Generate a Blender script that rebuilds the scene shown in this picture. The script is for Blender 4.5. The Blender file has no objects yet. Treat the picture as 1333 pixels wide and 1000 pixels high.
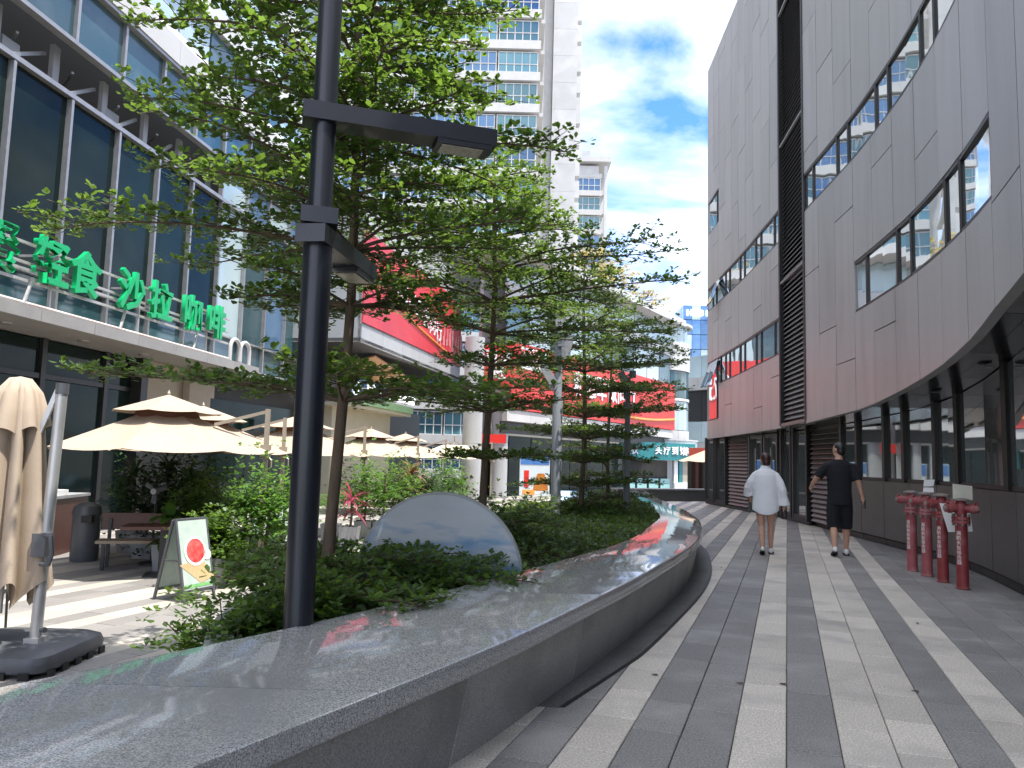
import bpy, math, random
import numpy as np
from mathutils import Vector, Matrix
R = math.radians
random.seed(7)
S = bpy.context.scene
COL = S.collection

# ------------------------------------------------------------------ camera
H, F = 1.42, 1000.0
_p, _a = R(5.6), R(1.54)
cf = Vector((0, math.cos(_p), math.sin(_p)))
_u0 = Vector((0, -math.sin(_p), math.cos(_p)))
cr = Vector((1, 0, 0)) * math.cos(_a) + _u0 * math.sin(_a)
cu = _u0 * math.cos(_a) - Vector((1, 0, 0)) * math.sin(_a)
CP = Vector((0, 0, H))
cam = bpy.data.cameras.new('camera')
cam.sensor_width = 36
cam.lens = 36 * F / 1333
cam.clip_start, cam.clip_end = 0.05, 3000
co = bpy.data.objects.new('camera', cam)
COL.objects.link(co)
m3 = Matrix((cr, cu, -cf)).transposed()
co.matrix_world = Matrix.Translation(CP) @ m3.to_4x4()
S.camera = co


def ray(x, y):
    return cr * ((x - 666.5) / F) + cu * ((500 - y) / F) + cf


def g(x, y, z=0.0):
    """photo pixel -> point on the level z"""
    d = ray(x, y)
    return CP + d * ((z - H) / d.z)


def at(x, y, Y):
    """photo pixel -> point at distance Y along the street"""
    d = ray(x, y)
    return CP + d * (Y / d.y)


def proj(P):
    q = Vector(P) - CP
    z = q.dot(cf)
    return (666.5 + F * q.dot(cr) / z, 500 - F * q.dot(cu) / z) if z > .05 else (-9e9, -9e9)


# ------------------------------------------------------------------ light
SUN_EL, SUN_AZ = R(71), R(122)      # azimuth measured clockwise from +Y (heading of the camera)
sd = Vector((math.sin(SUN_AZ) * math.cos(SUN_EL), math.cos(SUN_AZ) * math.cos(SUN_EL), math.sin(SUN_EL)))
W = bpy.data.worlds.new('World')
S.world = W
W.use_nodes = True
nt = W.node_tree
bg = nt.nodes['Background']
sky = nt.nodes.new('ShaderNodeTexSky')
sky.sky_type = 'NISHITA'
sky.sun_disc = False
sky.sun_elevation = SUN_EL
sky.sun_rotation = SUN_AZ
sky.air_density, sky.dust_density, sky.ozone_density = 1.0, 0.6, 1.6
tc = nt.nodes.new('ShaderNodeTexCoord')
mp = nt.nodes.new('ShaderNodeMapping')
mp.inputs['Scale'].default_value = (1.0, 1.0, 2.3)
mp.inputs['Location'].default_value = (7.3, .9, 2.4)
n1 = nt.nodes.new('ShaderNodeTexNoise')
n1.inputs['Scale'].default_value = 2.6
n1.inputs['Detail'].default_value = 9
n1.inputs['Roughness'].default_value = .55
n1.inputs['Distortion'].default_value = .35
rp = nt.nodes.new('ShaderNodeValToRGB')
rp.color_ramp.elements[0].position = .34
rp.color_ramp.elements[1].position = .60
mx = nt.nodes.new('ShaderNodeMix')
mx.data_type = 'RGBA'
n2 = nt.nodes.new('ShaderNodeTexNoise')
n2.inputs['Scale'].default_value = 5.5
n2.inputs['Detail'].default_value = 6
r2 = nt.nodes.new('ShaderNodeValToRGB')
r2.color_ramp.elements[0].position, r2.color_ramp.elements[1].position = .3, .7
r2.color_ramp.elements[0].color = (3.6, 3.65, 3.75, 1)
r2.color_ramp.elements[1].color = (6.6, 6.5, 6.3, 1)
nt.links.new(mp.outputs[0], n2.inputs[0])
nt.links.new(n2.outputs[0], r2.inputs[0])
nt.links.new(r2.outputs[0], mx.inputs[7])
tint = nt.nodes.new('ShaderNodeMix')
tint.data_type = 'RGBA'
tint.blend_type = 'MULTIPLY'
tint.inputs[0].default_value = 1
tint.inputs[7].default_value = (.30, .50, .82, 1)
nt.links.new(sky.outputs[0], tint.inputs[6])
nt.links.new(tc.outputs['Generated'], mp.inputs[0])
nt.links.new(mp.outputs[0], n1.inputs[0])
nt.links.new(n1.outputs[0], rp.inputs[0])
nt.links.new(rp.outputs[0], mx.inputs[0])
nt.links.new(tint.outputs[2], mx.inputs[6])
nt.links.new(mx.outputs[2], bg.inputs[0])
bg.inputs[1].default_value = 0.14
sl = bpy.data.lights.new('sun', 'SUN')
sl.energy = 2.3
sl.angle = R(.53)
sl.color = (1, .955, .89)
so = bpy.data.objects.new('sun', sl)
COL.objects.link(so)
so.rotation_euler = sd.to_track_quat('Z', 'Y').to_euler()
so.location = sd * 60
S.view_settings.view_transform = 'Standard'
S.view_settings.look = 'None'
S.view_settings.gamma = 1
S.view_settings.use_curve_mapping = False
S.view_settings.exposure = 1.85
S.cycles.max_bounces = 8
S.cycles.transparent_max_bounces = 12
S.cycles.sample_clamp_indirect = 6
S.cycles.use_denoising = True
S.cycles.caustics_reflective = True
S.cycles.blur_glossy = 0.6

# ------------------------------------------------------------------ materials
MATS = {}


def mat(name, c1, c2=None, scale=8, rough=.6, metal=0, bump=0, bscale=None, spec=.5, coat=0, var=.0, emit=0, coord='Object', detail=4, c2b=None, s2=1.2, stretch=None, trans=0, wav=0):
    """procedural principled surface: base colour mottled between c1 and c2, a second broad stain, random value per piece"""
    m = bpy.data.materials.new(name)
    m.use_nodes = True
    t = m.node_tree
    N, L = t.nodes, t.links
    b = N['Principled BSDF']
    b.inputs['Roughness'].default_value = rough
    b.inputs['Metallic'].default_value = metal
    b.inputs['Specular IOR Level'].default_value = spec
    b.inputs['Coat Weight'].default_value = coat
    b.inputs['Coat Roughness'].default_value = .05
    tcn = N.new('ShaderNodeTexCoord')
    src = N.new('ShaderNodeNewGeometry').outputs['Position'] if coord == 'World' else tcn.outputs[coord]
    if stretch:
        mpn = N.new('ShaderNodeMapping')
        mpn.inputs['Scale'].default_value = stretch
        L.new(src, mpn.inputs[0])
        src = mpn.outputs[0]
    n = N.new('ShaderNodeTexNoise')
    n.inputs['Scale'].default_value = scale
    n.inputs['Detail'].default_value = detail
    L.new(src, n.inputs[0])
    r = N.new('ShaderNodeValToRGB')
    r.color_ramp.elements[0].position, r.color_ramp.elements[1].position = .33, .67
    c2 = c2 or tuple(x * .86 for x in c1)
    r.color_ramp.elements[0].color = (*c1, 1)
    r.color_ramp.elements[1].color = (*c2, 1)
    L.new(n.outputs[0], r.inputs[0])
    out = r.outputs[0]
    if c2b:
        nb = N.new('ShaderNodeTexNoise')
        nb.inputs['Scale'].default_value = s2
        nb.inputs['Detail'].default_value = 6
        L.new(src, nb.inputs[0])
        rb = N.new('ShaderNodeValToRGB')
        rb.color_ramp.elements[0].position, rb.color_ramp.elements[1].position = .5, .78
        L.new(nb.outputs[0], rb.inputs[0])
        mm = N.new('ShaderNodeMix')
        mm.data_type = 'RGBA'
        mm.inputs[7].default_value = (*c2b, 1)
        L.new(rb.outputs[0], mm.inputs[0])
        L.new(out, mm.inputs[6])
        out = mm.outputs[2]
    if var:
        oi = N.new('ShaderNodeObjectInfo')
        ge = N.new('ShaderNodeNewGeometry')
        ad = N.new('ShaderNodeMath')
        ad.operation = 'ADD'
        L.new(oi.outputs['Random'], ad.inputs[0])
        L.new(ge.outputs['Random Per Island'], ad.inputs[1])
        fr = N.new('ShaderNodeMath')
        fr.operation = 'FRACT'
        L.new(ad.outputs[0], fr.inputs[0])
        mr = N.new('ShaderNodeMapRange')
        mr.inputs[3].default_value, mr.inputs[4].default_value = 1 - var, 1 + var
        L.new(fr.outputs[0], mr.inputs[0])
        hs = N.new('ShaderNodeHueSaturation')
        L.new(mr.outputs[0], hs.inputs['Value'])
        L.new(out, hs.inputs['Color'])
        out = hs.outputs[0]
    L.new(out, b.inputs['Base Color'])
    if emit:
        L.new(out, b.inputs['Emission Color'])
        b.inputs['Emission Strength'].default_value = emit
    if trans:
        b.inputs['Transmission Weight'].default_value = trans
    if bump or wav:
        nn = N.new('ShaderNodeTexNoise')
        nn.inputs['Scale'].default_value = bscale or scale
        nn.inputs['Detail'].default_value = 1 if wav else 5
        L.new(src, nn.inputs[0])
        bp = N.new('ShaderNodeBump')
        bp.inputs['Strength'].default_value = bump or wav
        bp.inputs['Distance'].default_value = .05 if wav else .01
        L.new(nn.outputs[0], bp.inputs['Height'])
        L.new(bp.outputs[0], b.inputs['Normal'])
    MATS[name] = m
    return m


def leafmat(name, c, ct, var=.35, rough=.4):
    m = bpy.data.materials.new(name)
    m.use_nodes = True
    t = m.node_tree
    N, L = t.nodes, t.links
    b = N['Principled BSDF']
    b.inputs['Roughness'].default_value = rough
    b.inputs['Specular IOR Level'].default_value = .45
    ge = N.new('ShaderNodeNewGeometry')
    mr = N.new('ShaderNodeMapRange')
    mr.inputs[3].default_value, mr.inputs[4].default_value = 1 - var, 1 + var * 1.3
    L.new(ge.outputs['Random Per Island'], mr.inputs[0])
    outs = []
    for col in (c, ct):
        hs = N.new('ShaderNodeHueSaturation')
        hs.inputs['Color'].default_value = (*col, 1)
        L.new(mr.outputs[0], hs.inputs['Value'])
        outs.append(hs.outputs[0])
    L.new(outs[0], b.inputs['Base Color'])
    tr = N.new('ShaderNodeBsdfTranslucent')
    L.new(outs[1], tr.inputs[0])
    ms = N.new('ShaderNodeMixShader')
    ms.inputs[0].default_value = .42
    L.new(b.outputs[0], ms.inputs[1])
    L.new(tr.outputs[0], ms.inputs[2])
    L.new(ms.outputs[0], N['Material Output'].inputs[0])
    return m


M_tile_l = mat('granite_light', (.74, .68, .59), (.36, .33, .29), 95, .62, c2b=(.34, .32, .295), s2=1.9, bump=.25, var=.13, coord='World')
M_tile_d = mat('granite_dark', (.31, .295, .28), (.125, .118, .115), 95, .6, c2b=(.32, .31, .30), s2=1.9, bump=.25, var=.13, coord='World')
M_pl_l = mat('plaza_beige', (.47, .43, .37), (.38, .35, .30), 60, .7, c2b=(.34, .31, .27), s2=1.2, bump=.15, var=.12, coord='World')
M_pl_d = mat('plaza_grey', (.25, .235, .22), (.2, .19, .18), 60, .7, c2b=(.28, .26, .24), s2=1.2, bump=.15, var=.12, coord='World')
M_grout = mat('grout', (.06, .058, .055), (.04, .04, .04), 30, .9)
M_ground = mat('ground_paving', (.30, .29, .27), (.24, .23, .22), 3, .85)
M_coping = mat('polished_granite', (.56, .555, .545), (.11, .112, .113), 170, .05, spec=.75, var=.07, c2b=(.25, .25, .245), s2=.9, detail=3, coord='Object')
M_wallg = mat('granite_wall', (.38, .375, .365), (.17, .167, .163), 130, .4, c2b=(.13, .128, .125), s2=1.4, bump=.2, var=.14)
M_soil = mat('soil', (.06, .045, .03), (.03, .024, .018), 18, .95, bump=.8)
M_panel = mat('grey_metal_panel', (.40, .39, .385), (.375, .367, .36), 2.5, .38, metal=.18, spec=.32, var=.07, wav=.07, bscale=.9, stretch=(1, 1, .16), c2b=(.325, .317, .31), s2=2.6)
M_base = mat('dark_metal_panel', (.125, .123, .12), (.11, .108, .105), 3, .38, metal=.45, var=.05, c2b=(.125, .12, .114), s2=1.1)
M_frame = mat('dark_frame', (.035, .034, .034), None, 5, .42, metal=.3)
M_louver = mat('louver_metal', (.24, .235, .23), None, 5, .45, metal=.5)
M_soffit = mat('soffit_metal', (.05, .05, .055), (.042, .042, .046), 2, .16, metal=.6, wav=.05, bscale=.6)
M_glass = mat('window_glass', (.045, .06, .062), (.03, .04, .042), 1.2, .03, spec=1.0, metal=.55, wav=.10, bscale=1.1, var=.2)
for mm_ in (M_glass,):
    mm_.node_tree.nodes['Principled BSDF'].inputs['Base Color'].default_value = (.4, .4, .4, 1)
M_glass_r = mat('mirror_glass', (.58, .62, .64), (.50, .55, .57), .6, .02, spec=.8, metal=.92, wav=.09, bscale=1.0, var=.1)
M_glass_g = mat('shop_glass_dark', (.36, .385, .385), (.30, .325, .325), .6, .03, spec=.8, metal=.85, wav=.03, bscale=.8, var=.15)
M_lglass = mat('dark_curtain_glass', (.016, .03, .028), (.010, .019, .018), .8, .06, spec=.10, var=.3, wav=.02, bscale=.6)
M_teal = mat('teal_spandrel_glass', (.045, .10, .115), (.03, .075, .09), .7, .12, spec=.6, var=.22, c2b=(.1, .15, .16), s2=.8)
M_pale = mat('pale_glass', (.42, .52, .53), (.33, .43, .45), .5, .12, spec=.6, var=.12)
M_blueg = mat('blue_glass', (.14, .25, .40), (.10, .19, .33), .6, .08, spec=.9, metal=.4, var=.2)
M_alu = mat('aluminium', (.33, .33, .33), (.28, .28, .28), 6, .38, metal=.45)
M_white = mat('white_cladding', (.52, .515, .50), (.47, .465, .45), .6, .6, var=.04, c2b=(.6, .59, .57), s2=.5)
M_whiteb = mat('white_band', (.50, .49, .47), (.45, .44, .42), 1.5, .6, c2b=(.5, .48, .45), s2=.6)
M_lgrey = mat('light_grey_panel', (.42, .43, .43), (.38, .39, .39), 1.2, .45, var=.05)
M_fascia = mat('grey_fascia', (.30, .295, .28), (.26, .255, .245), 3, .5, var=.06)
M_beige = mat('beige_wall', (.40, .35, .28), (.36, .315, .25), 2, .7)
M_cream = mat('cream_wall', (.50, .47, .36), (.46, .43, .33), 2, .7)
M_black = mat('black_void', (.012, .012, .013), None, 4, .5)
M_dark = mat('dark_interior', (.03, .027, .024), (.02, .018, .016), 1.5, .6)
M_red = mat('red_banner', (.62, .04, .05), (.56, .03, .04), .8, .42, c2b=(.52, .03, .045), s2=.4)
M_redv = mat('bright_red_banner', (.66, .03, .02), (.58, .02, .015), .6, .45)
M_orange = mat('orange_trim', (.75, .28, .06), None, 4, .5)
M_wht = mat('white_letters', (.85, .85, .85), (.8, .8, .8), 3, .5)
M_whtglow = mat('glowing_letters', (.9, .9, .95), (.85, .85, .9), 3, .5, emit=1.6)
M_green = mat('green_letters', (.0, .40, .13), (.0, .36, .115), 3, .38)
M_greenl = mat('light_green_trim', (.30, .52, .24), (.26, .46, .2), 3, .5)
M_steel = mat('galvanised_steel', (.52, .51, .49), (.42, .41, .40), 10, .45, metal=.4)
M_bpole = mat('black_pole_paint', (.012, .015, .022), (.010, .012, .018), 3, .33, coat=.1)
M_gpole = mat('grey_pole_paint', (.22, .24, .265), (.19, .205, .225), 3, .45)
M_lightg = mat('floodlight_grey', (.36, .37, .38), (.3, .31, .32), 6, .45)
M_lens = mat('lamp_lens', (.42, .40, .33), (.3, .28, .22), 40, .25)
M_canvas = mat('beige_canvas', (.44, .35, .265), (.40, .32, .24), 5, .85, bump=.15, bscale=40, c2b=(.40, .315, .23), s2=1.0)
M_canvasb = mat('brown_canvas', (.20, .09, .06), None, 5, .85)
M_canvasy = mat('cream_canvas', (.72, .64, .44), None, 5, .85)
M_upole = mat('taupe_pole', (.36, .30, .23), None, 4, .42, metal=.2)
M_spole = mat('silver_pole', (.50, .50, .50), None, 4, .35, metal=.5)
M_plast = mat('dark_plastic', (.10, .105, .115), (.085, .09, .1), 12, .42)
M_wood = mat('dark_wood', (.10, .035, .025), (.07, .025, .018), 4, .45, stretch=(1, 14, 14))
M_seat = mat('seat_board', (.34, .27, .19), (.28, .22, .155), 6, .6, stretch=(1, 12, 12))
M_bin = mat('grey_bin', (.09, .095, .1), None, 8, .4)
M_planter = mat('grey_planter', (.34, .35, .36), (.28, .29, .3), 5, .6)
M_redpipe = mat('red_pipe_paint', (.25, .035, .038), (.19, .025, .03), 9, .5, c2b=(.34, .12, .12), s2=6)
M_pinkpipe = mat('faded_red_pipe_paint', (.34, .09, .10), (.28, .06, .07), 7, .55, c2b=(.46, .25, .26), s2=4)
M_rust = mat('stone_wheel', (.28, .24, .22), (.2, .17, .16), 20, .8)
M_skin = mat('skin', (.52, .30, .21), (.48, .27, .19), 12, .5)
M_hair_b = mat('black_hair', (.012, .011, .011), (.02, .018, .016), 60, .4)
M_hair_r = mat('dark_auburn_hair', (.045, .016, .012), (.03, .01, .008), 60, .4)
M_shirtw = mat('white_cotton', (.76, .77, .80), (.72, .73, .76), 6, .85, bump=1.0, bscale=9)
M_shirtb = mat('black_cotton', (.008, .009, .013), (.006, .007, .01), 6, .9, bump=.4, bscale=8)
M_shoe = mat('white_shoe', (.72, .71, .68), (.64, .63, .6), 14, .6)
M_sole = mat('dark_sole', (.02, .02, .02), None, 10, .7)
M_bark = mat('bark', (.15, .105, .07), (.09, .065, .045), 16, .85, bump=.7, bscale=30, stretch=(1, 1, .25))
M_barkl = mat('pale_bark', (.16, .125, .09), (.10, .08, .055), 16, .85, bump=.6, bscale=30, stretch=(1, 1, .25))
M_tealsign = mat('teal_sign', (.015, .20, .21), (.012, .17, .18), 2, .45)
M_tealpale = mat('pale_teal_board', (.36, .62, .58), (.3, .55, .52), 2, .5)
M_leaf = leafmat('leaf_green', (.068, .125, .03), (.20, .33, .04))
M_leaf2 = leafmat('leaf_dark', (.06, .105, .032), (.18, .28, .04))
M_leafy = leafmat('leaf_yellow', (.42, .34, .12), (.5, .4, .12), .2)
M_palm = leafmat('palm_green', (.07, .16, .03), (.2, .36, .05), .4)
M_palmd = leafmat('palm_dark', (.03, .07, .025), (.08, .15, .04), .4)
M_pinkl = leafmat('pink_leaf', (.30, .05, .09), (.4, .08, .12), .5)
M_dryl = leafmat('dry_leaf', (.38, .20, .10), (.4, .22, .10), .3)


def skyprint(name):
    """printed picture of clouds on the round board"""
    m = mat(name, (.56, .59, .61), (.50, .53, .55), 2.0, .5, stretch=(1, 1, 3))
    t = m.node_tree
    N, L = t.nodes, t.links
    b = N['Principled BSDF']
    old = b.inputs['Base Color'].links[0].from_socket
    tcn = N.new('ShaderNodeTexCoord')
    sx = N.new('ShaderNodeSeparateXYZ')
    L.new(tcn.outputs['Object'], sx.inputs[0])
    n = N.new('ShaderNodeTexNoise')
    n.inputs['Scale'].default_value = 2.6
    n.inputs['Detail'].default_value = 8
    mpn = N.new('ShaderNodeMapping')
    mpn.inputs['Scale'].default_value = (1, 1, 3.2)
    L.new(tcn.outputs['Object'], mpn.inputs[0])
    L.new(mpn.outputs[0], n.inputs[0])
    md = N.new('ShaderNodeMath')
    md.operation = 'MULTIPLY_ADD'
    md.inputs[1].default_value = -.55
    md.inputs[2].default_value = .22
    L.new(sx.outputs[2], md.inputs[0])
    ad = N.new('ShaderNodeMath')
    L.new(md.outputs[0], ad.inputs[0])
    L.new(n.outputs[0], ad.inputs[1])
    r = N.new('ShaderNodeValToRGB')
    e = r.color_ramp.elements
    e[0].position, e[0].color = .52, (0, 0, 0, 1)
    e[1].position, e[1].color = .74, (1, 1, 1, 1)
    L.new(ad.outputs[0], r.inputs[0])
    mm = N.new('ShaderNodeMix')
    mm.data_type = 'RGBA'
    mm.inputs[7].default_value = (.13, .30, .50, 1)
    L.new(r.outputs[0], mm.inputs[0])
    L.new(old, mm.inputs[6])
    L.new(mm.outputs[2], b.inputs['Base Color'])
    return m


M_skyprint = skyprint('cloud_print')


# ------------------------------------------------------------------ mesh tools
class MB:
    def __init__(s):
        s.v, s.f = [], []

    def add(s, vs, fs):
        o = len(s.v)
        s.v += [tuple(v) for v in vs]
        s.f += [tuple(i + o for i in f) for f in fs]
        return s

    def box(s, c, d, rz=0, M=None):
        x, y, z = d[0] / 2, d[1] / 2, d[2] / 2
        vs = [Vector(p) for p in ((-x, -y, -z), (x, -y, -z), (x, y, -z), (-x, y, -z), (-x, -y, z), (x, -y, z), (x, y, z), (-x, y, z))]
        if rz:
            q = Matrix.Rotation(rz, 3, 'Z')
            vs = [q @ v for v in vs]
        if M is not None:
            vs = [M @ v for v in vs]
        c = Vector(c)
        return s.add([v + c for v in vs], [(0, 3, 2, 1), (4, 5, 6, 7), (0, 1, 5, 4), (1, 2, 6, 5), (2, 3, 7, 6), (3, 0, 4, 7)])

    def bar(s, a, b, w, h=None, up=(0, 0, 1)):
        a, b = Vector(a), Vector(b)
        d = (b - a)
        l = d.length
        d = d.normalized()
        up = Vector(up)
        if abs(d.dot(up)) > .99:
            up = Vector((1, 0, 0))
        x = d.cross(up).normalized()
        z = x.cross(d)
        M = Matrix((x, d, z)).transposed()
        return s.box((a + b) / 2, (w, l, h or w), M=M)

    def tube(s, pts, r, n=8, cap=True):
        pts = [Vector(p) for p in pts]
        k = len(pts)
        rs = r if isinstance(r, (list, tuple)) else [r] * k
        ref = None
        rings = []
        for i, p in enumerate(pts):
            t = (pts[min(i + 1, k - 1)] - pts[max(i - 1, 0)]).normalized()
            if ref is None:
                ref = t.orthogonal().normalized()
            ref = (ref - t * ref.dot(t))
            ref = ref.normalized() if ref.length > 1e-6 else t.orthogonal().normalized()
            b = t.cross(ref)
            rings.append([p + (ref * math.cos(2 * math.pi * j / n) + b * math.sin(2 * math.pi * j / n)) * rs[i] for j in range(n)])
        return s.rings(rings, cap)

    def rings(s, rings, cap=True):
        n, k = len(rings[0]), len(rings)
        vs = [v for r_ in rings for v in r_]
        fs = [(i * n + j, i * n + (j + 1) % n, (i + 1) * n + (j + 1) % n, (i + 1) * n + j) for i in range(k - 1) for j in range(n)]
        if cap:
            fs += [tuple(range(n))[::-1], tuple((k - 1) * n + j for j in range(n))]
        return s.add(vs, fs)

    def lathe(s, prof, c=(0, 0, 0), n=16, cap=True):
        c = Vector(c)
        return s.rings([[c + Vector((r * math.cos(2 * math.pi * j / n), r * math.sin(2 * math.pi * j / n), z)) for j in range(n)] for r, z in prof], cap)

    def prism(s, poly, z0, z1):
        n = len(poly)
        vs = [(p[0], p[1], z0) for p in poly] + [(p[0], p[1], z1) for p in poly]
        fs = [tuple(range(n))[::-1], tuple(range(n, 2 * n))] + [(i, (i + 1) % n, n + (i + 1) % n, n + i) for i in range(n)]
        return s.add(vs, fs)

    def slab(s, quad, t, n=None):
        """four corners extruded by vector t"""
        q = [Vector(p) for p in quad]
        t = Vector(t)
        return s.add(q + [p + t for p in q], [(0, 1, 2, 3), (7, 6, 5, 4), (0, 4, 5, 1), (1, 5, 6, 2), (2, 6, 7, 3), (3, 7, 4, 0)])

    def mesh(s, name):
        me = bpy.data.meshes.new(name)
        me.from_pydata(s.v, [], s.f)
        me.validate()
        return me

    def build(s, name, m, parent=None, smooth=False, fix=True, **kw):
        me = s.mesh(name)
        if fix:
            import bmesh
            bm = bmesh.new()
            bm.from_mesh(me)
            bmesh.ops.recalc_face_normals(bm, faces=bm.faces)
            bm.to_mesh(me)
            bm.free()
        return obj(name, me, m, parent, smooth, **kw)


def obj(name, me, m=None, parent=None, smooth=False, loc=None, rz=0, label=None, cat=None, group=None, kind=None):
    if m is not None and not me.materials:
        me.materials.append(m)
    if smooth:
        me.polygons.foreach_set('use_smooth', [True] * len(me.polygons))
        if smooth != 'all':
            me.set_sharp_from_angle(angle=R(40))
    o = bpy.data.objects.new(name, me)
    COL.objects.link(o)
    if parent:
        o.parent = parent
    if loc is not None:
        o.location = loc
    if rz:
        o.rotation_euler.z = rz
    return tag(o, label, cat, group, kind)


def tag(o, label=None, cat=None, group=None, kind=None):
    for k, v in (('label', label), ('category', cat), ('group', group), ('kind', kind)):
        if v:
            o[k] = v
    return o


def thing(name, label, cat, loc=(0, 0, 0), rz=0, group=None):
    o = bpy.data.objects.new(name, None)
    o.empty_display_size = .2
    COL.objects.link(o)
    o.location = loc
    o.rotation_euler.z = rz
    return tag(o, label, cat, group)


def copy_tree(o, parent=None):
    c = o.copy()
    COL.objects.link(c)
    c.parent = parent
    for ch in list(o.children):
        copy_tree(ch, c)
    return c


def text(body, size, ext, bold=0.0, align='CENTER', space=1.0):
    c = bpy.data.curves.new('lettering', 'FONT')
    c.body, c.size, c.extrude, c.offset = body, size, ext, bold
    c.align_x, c.align_y = align, 'CENTER'
    c.space_character = space
    c.resolution_u = 2
    o = bpy.data.objects.new('lettering', c)
    COL.objects.link(o)
    bpy.context.view_layer.update()
    me = bpy.data.meshes.new_from_object(o)
    bpy.data.objects.remove(o)
    bpy.data.curves.remove(c)
    me.materials.clear()
    return me


def text_obj(name, body, size, ext, m, parent, loc, face, bold=0, space=1.0, **kw):
    """upright lettering; face = horizontal direction the letters look towards"""
    me = text(body, size, ext, bold, space=space)
    fv = Vector((face[0], face[1], 0)).normalized()
    right = Vector((0, 0, 1)).cross(fv)
    M = Matrix((right, Vector((0, 0, 1)), fv)).transposed().to_4x4()
    me.transform(M)
    return obj(name, me, m, parent, loc=loc, **kw)


def smooth_curve(pts, n=200, it=3):
    """points (Y -> X) sampled finely and softened"""
    ys = np.array([p[1] for p in pts])
    xs = np.array([p[0] for p in pts])
    Y = np.linspace(ys[0], ys[-1], n)
    X = np.interp(Y, ys, xs)
    k = np.ones(9) / 9
    for _ in range(it):
        Xp = np.pad(X, 4, mode='reflect', reflect_type='odd')
        X = np.convolve(Xp, k, 'valid')
    return lambda y: float(np.interp(y, Y, X))


# ------------------------------------------------------------------ plan curves (metres; x right, y along the view)
Xo = smooth_curve([(-6.2, -6), (-3.9, -2), (-1.75, .9), (-.87, 2.29), (-.78, 2.5), (-.51, 2.99), (-.06, 3.77), (.17, 4.25), (.4, 4.8), (.66, 5.35), (1.0, 6.09), (1.51, 7.33), (1.94, 8.38), (2.3, 9.4), (2.63, 10.5), (3.13, 12.66), (3.46, 15.06), (3.62, 16.85), (3.75, 18.77), (4.15, 22.75), (4.5, 25.5)], 260, 2)
Xi = smooth_curve([(-7.4, -6), (-5.1, -2), (-3.1, .9), (-1.95, 2.95), (-1.65, 3.36), (-1.3, 3.76), (-1.08, 4.14), (-.73, 4.74), (-.32, 5.54), (.1, 6.33), (1.0, 8.12), (1.56, 9.5), (2.6, 13.23), (3.0, 16.58), (3.49, 22.4), (3.9, 25.5)], 260, 2)
Xf = smooth_curve([(2.9, -12), (2.6, -6), (2.55, -1), (3.0, 2), (3.75, 4.8), (4.85, 7.7), (5.3, 9.2), (5.68, 10.9), (6.02, 13.3), (6.25, 16.3), (6.52, 18.6), (6.85, 23), (7.08, 27.7)], 300, 2)
Xb = smooth_curve([(3.9, -12), (3.6, -6), (3.6, -1), (4.0, 2), (4.8, 5), (5.9, 8.94), (6.23, 9.82), (6.74, 11.46), (7.0, 13.66), (7.18, 16.4), (7.45, 20.2), (7.5, 22.3), (7.34, 25.2), (7.22, 28.7)], 300, 2)
ZS = lambda y: float(np.interp(y, [-12, 0, 6.9, 7.5, 8.4, 9.3, 10.9, 12.8, 16.3, 28], [3.5, 3.4, 3.12, 3.03, 2.87, 2.75, 2.6, 2.44, 2.34, 2.33]))
PLZ = -0.5


# ------------------------------------------------------------------ ground, plaza, walkway
TH = math.atan2(.3607, 1.0046)
dv = Vector((math.sin(TH), math.cos(TH), 0))
ev = Vector((math.cos(TH), -math.sin(TH), 0))
MB().add([(-900, -300, -.56), (900, -300, -.56), (900, 1500, -.56), (-900, 1500, -.56)], [(0, 1, 2, 3)]).build('ground', M_ground, kind='structure')
walk = MB()
ysw = np.linspace(-8, 25.5, 60)
lft = [((Xo(y) + Xi(y)) / 2, y) for y in ysw] + [(4.4, 34)]
rgt = [(Xb(y) + .4, y) for y in ysw] + [(12, 34)]
walk.prism(rgt + lft[::-1], -.54, -.012)
walk_o = walk.build('walkway', M_grout, kind='structure')
plz = MB().prism([(-30, -8), (1.5, -8), (6, 24), (14, 56), (14, 75), (-30, 75)], -.559, PLZ - .012).build('plaza', M_grout, kind='structure')


def tile_mesh(name, l, w, t, c=.004):
    mb = MB()
    x, y = w / 2 - .0025, l / 2 - .004
    top = [(-x + c, -y + c, 0), (x - c, -y + c, 0), (x - c, y - c, 0), (-x + c, y - c, 0)]
    mid = [(-x, -y, -c), (x, -y, -c), (x, y, -c), (-x, y, -c)]
    bot = [(-x, -y, -t), (x, -y, -t), (x, y, -t), (-x, y, -t)]
    mb.add(top + mid + bot, [(0, 1, 2, 3)] + [(a + j, a + (j + 1) % 4, a + 4 + (j + 1) % 4, a + 4 + j) for a in (0, 4) for j in range(4)])
    return mb


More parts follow.
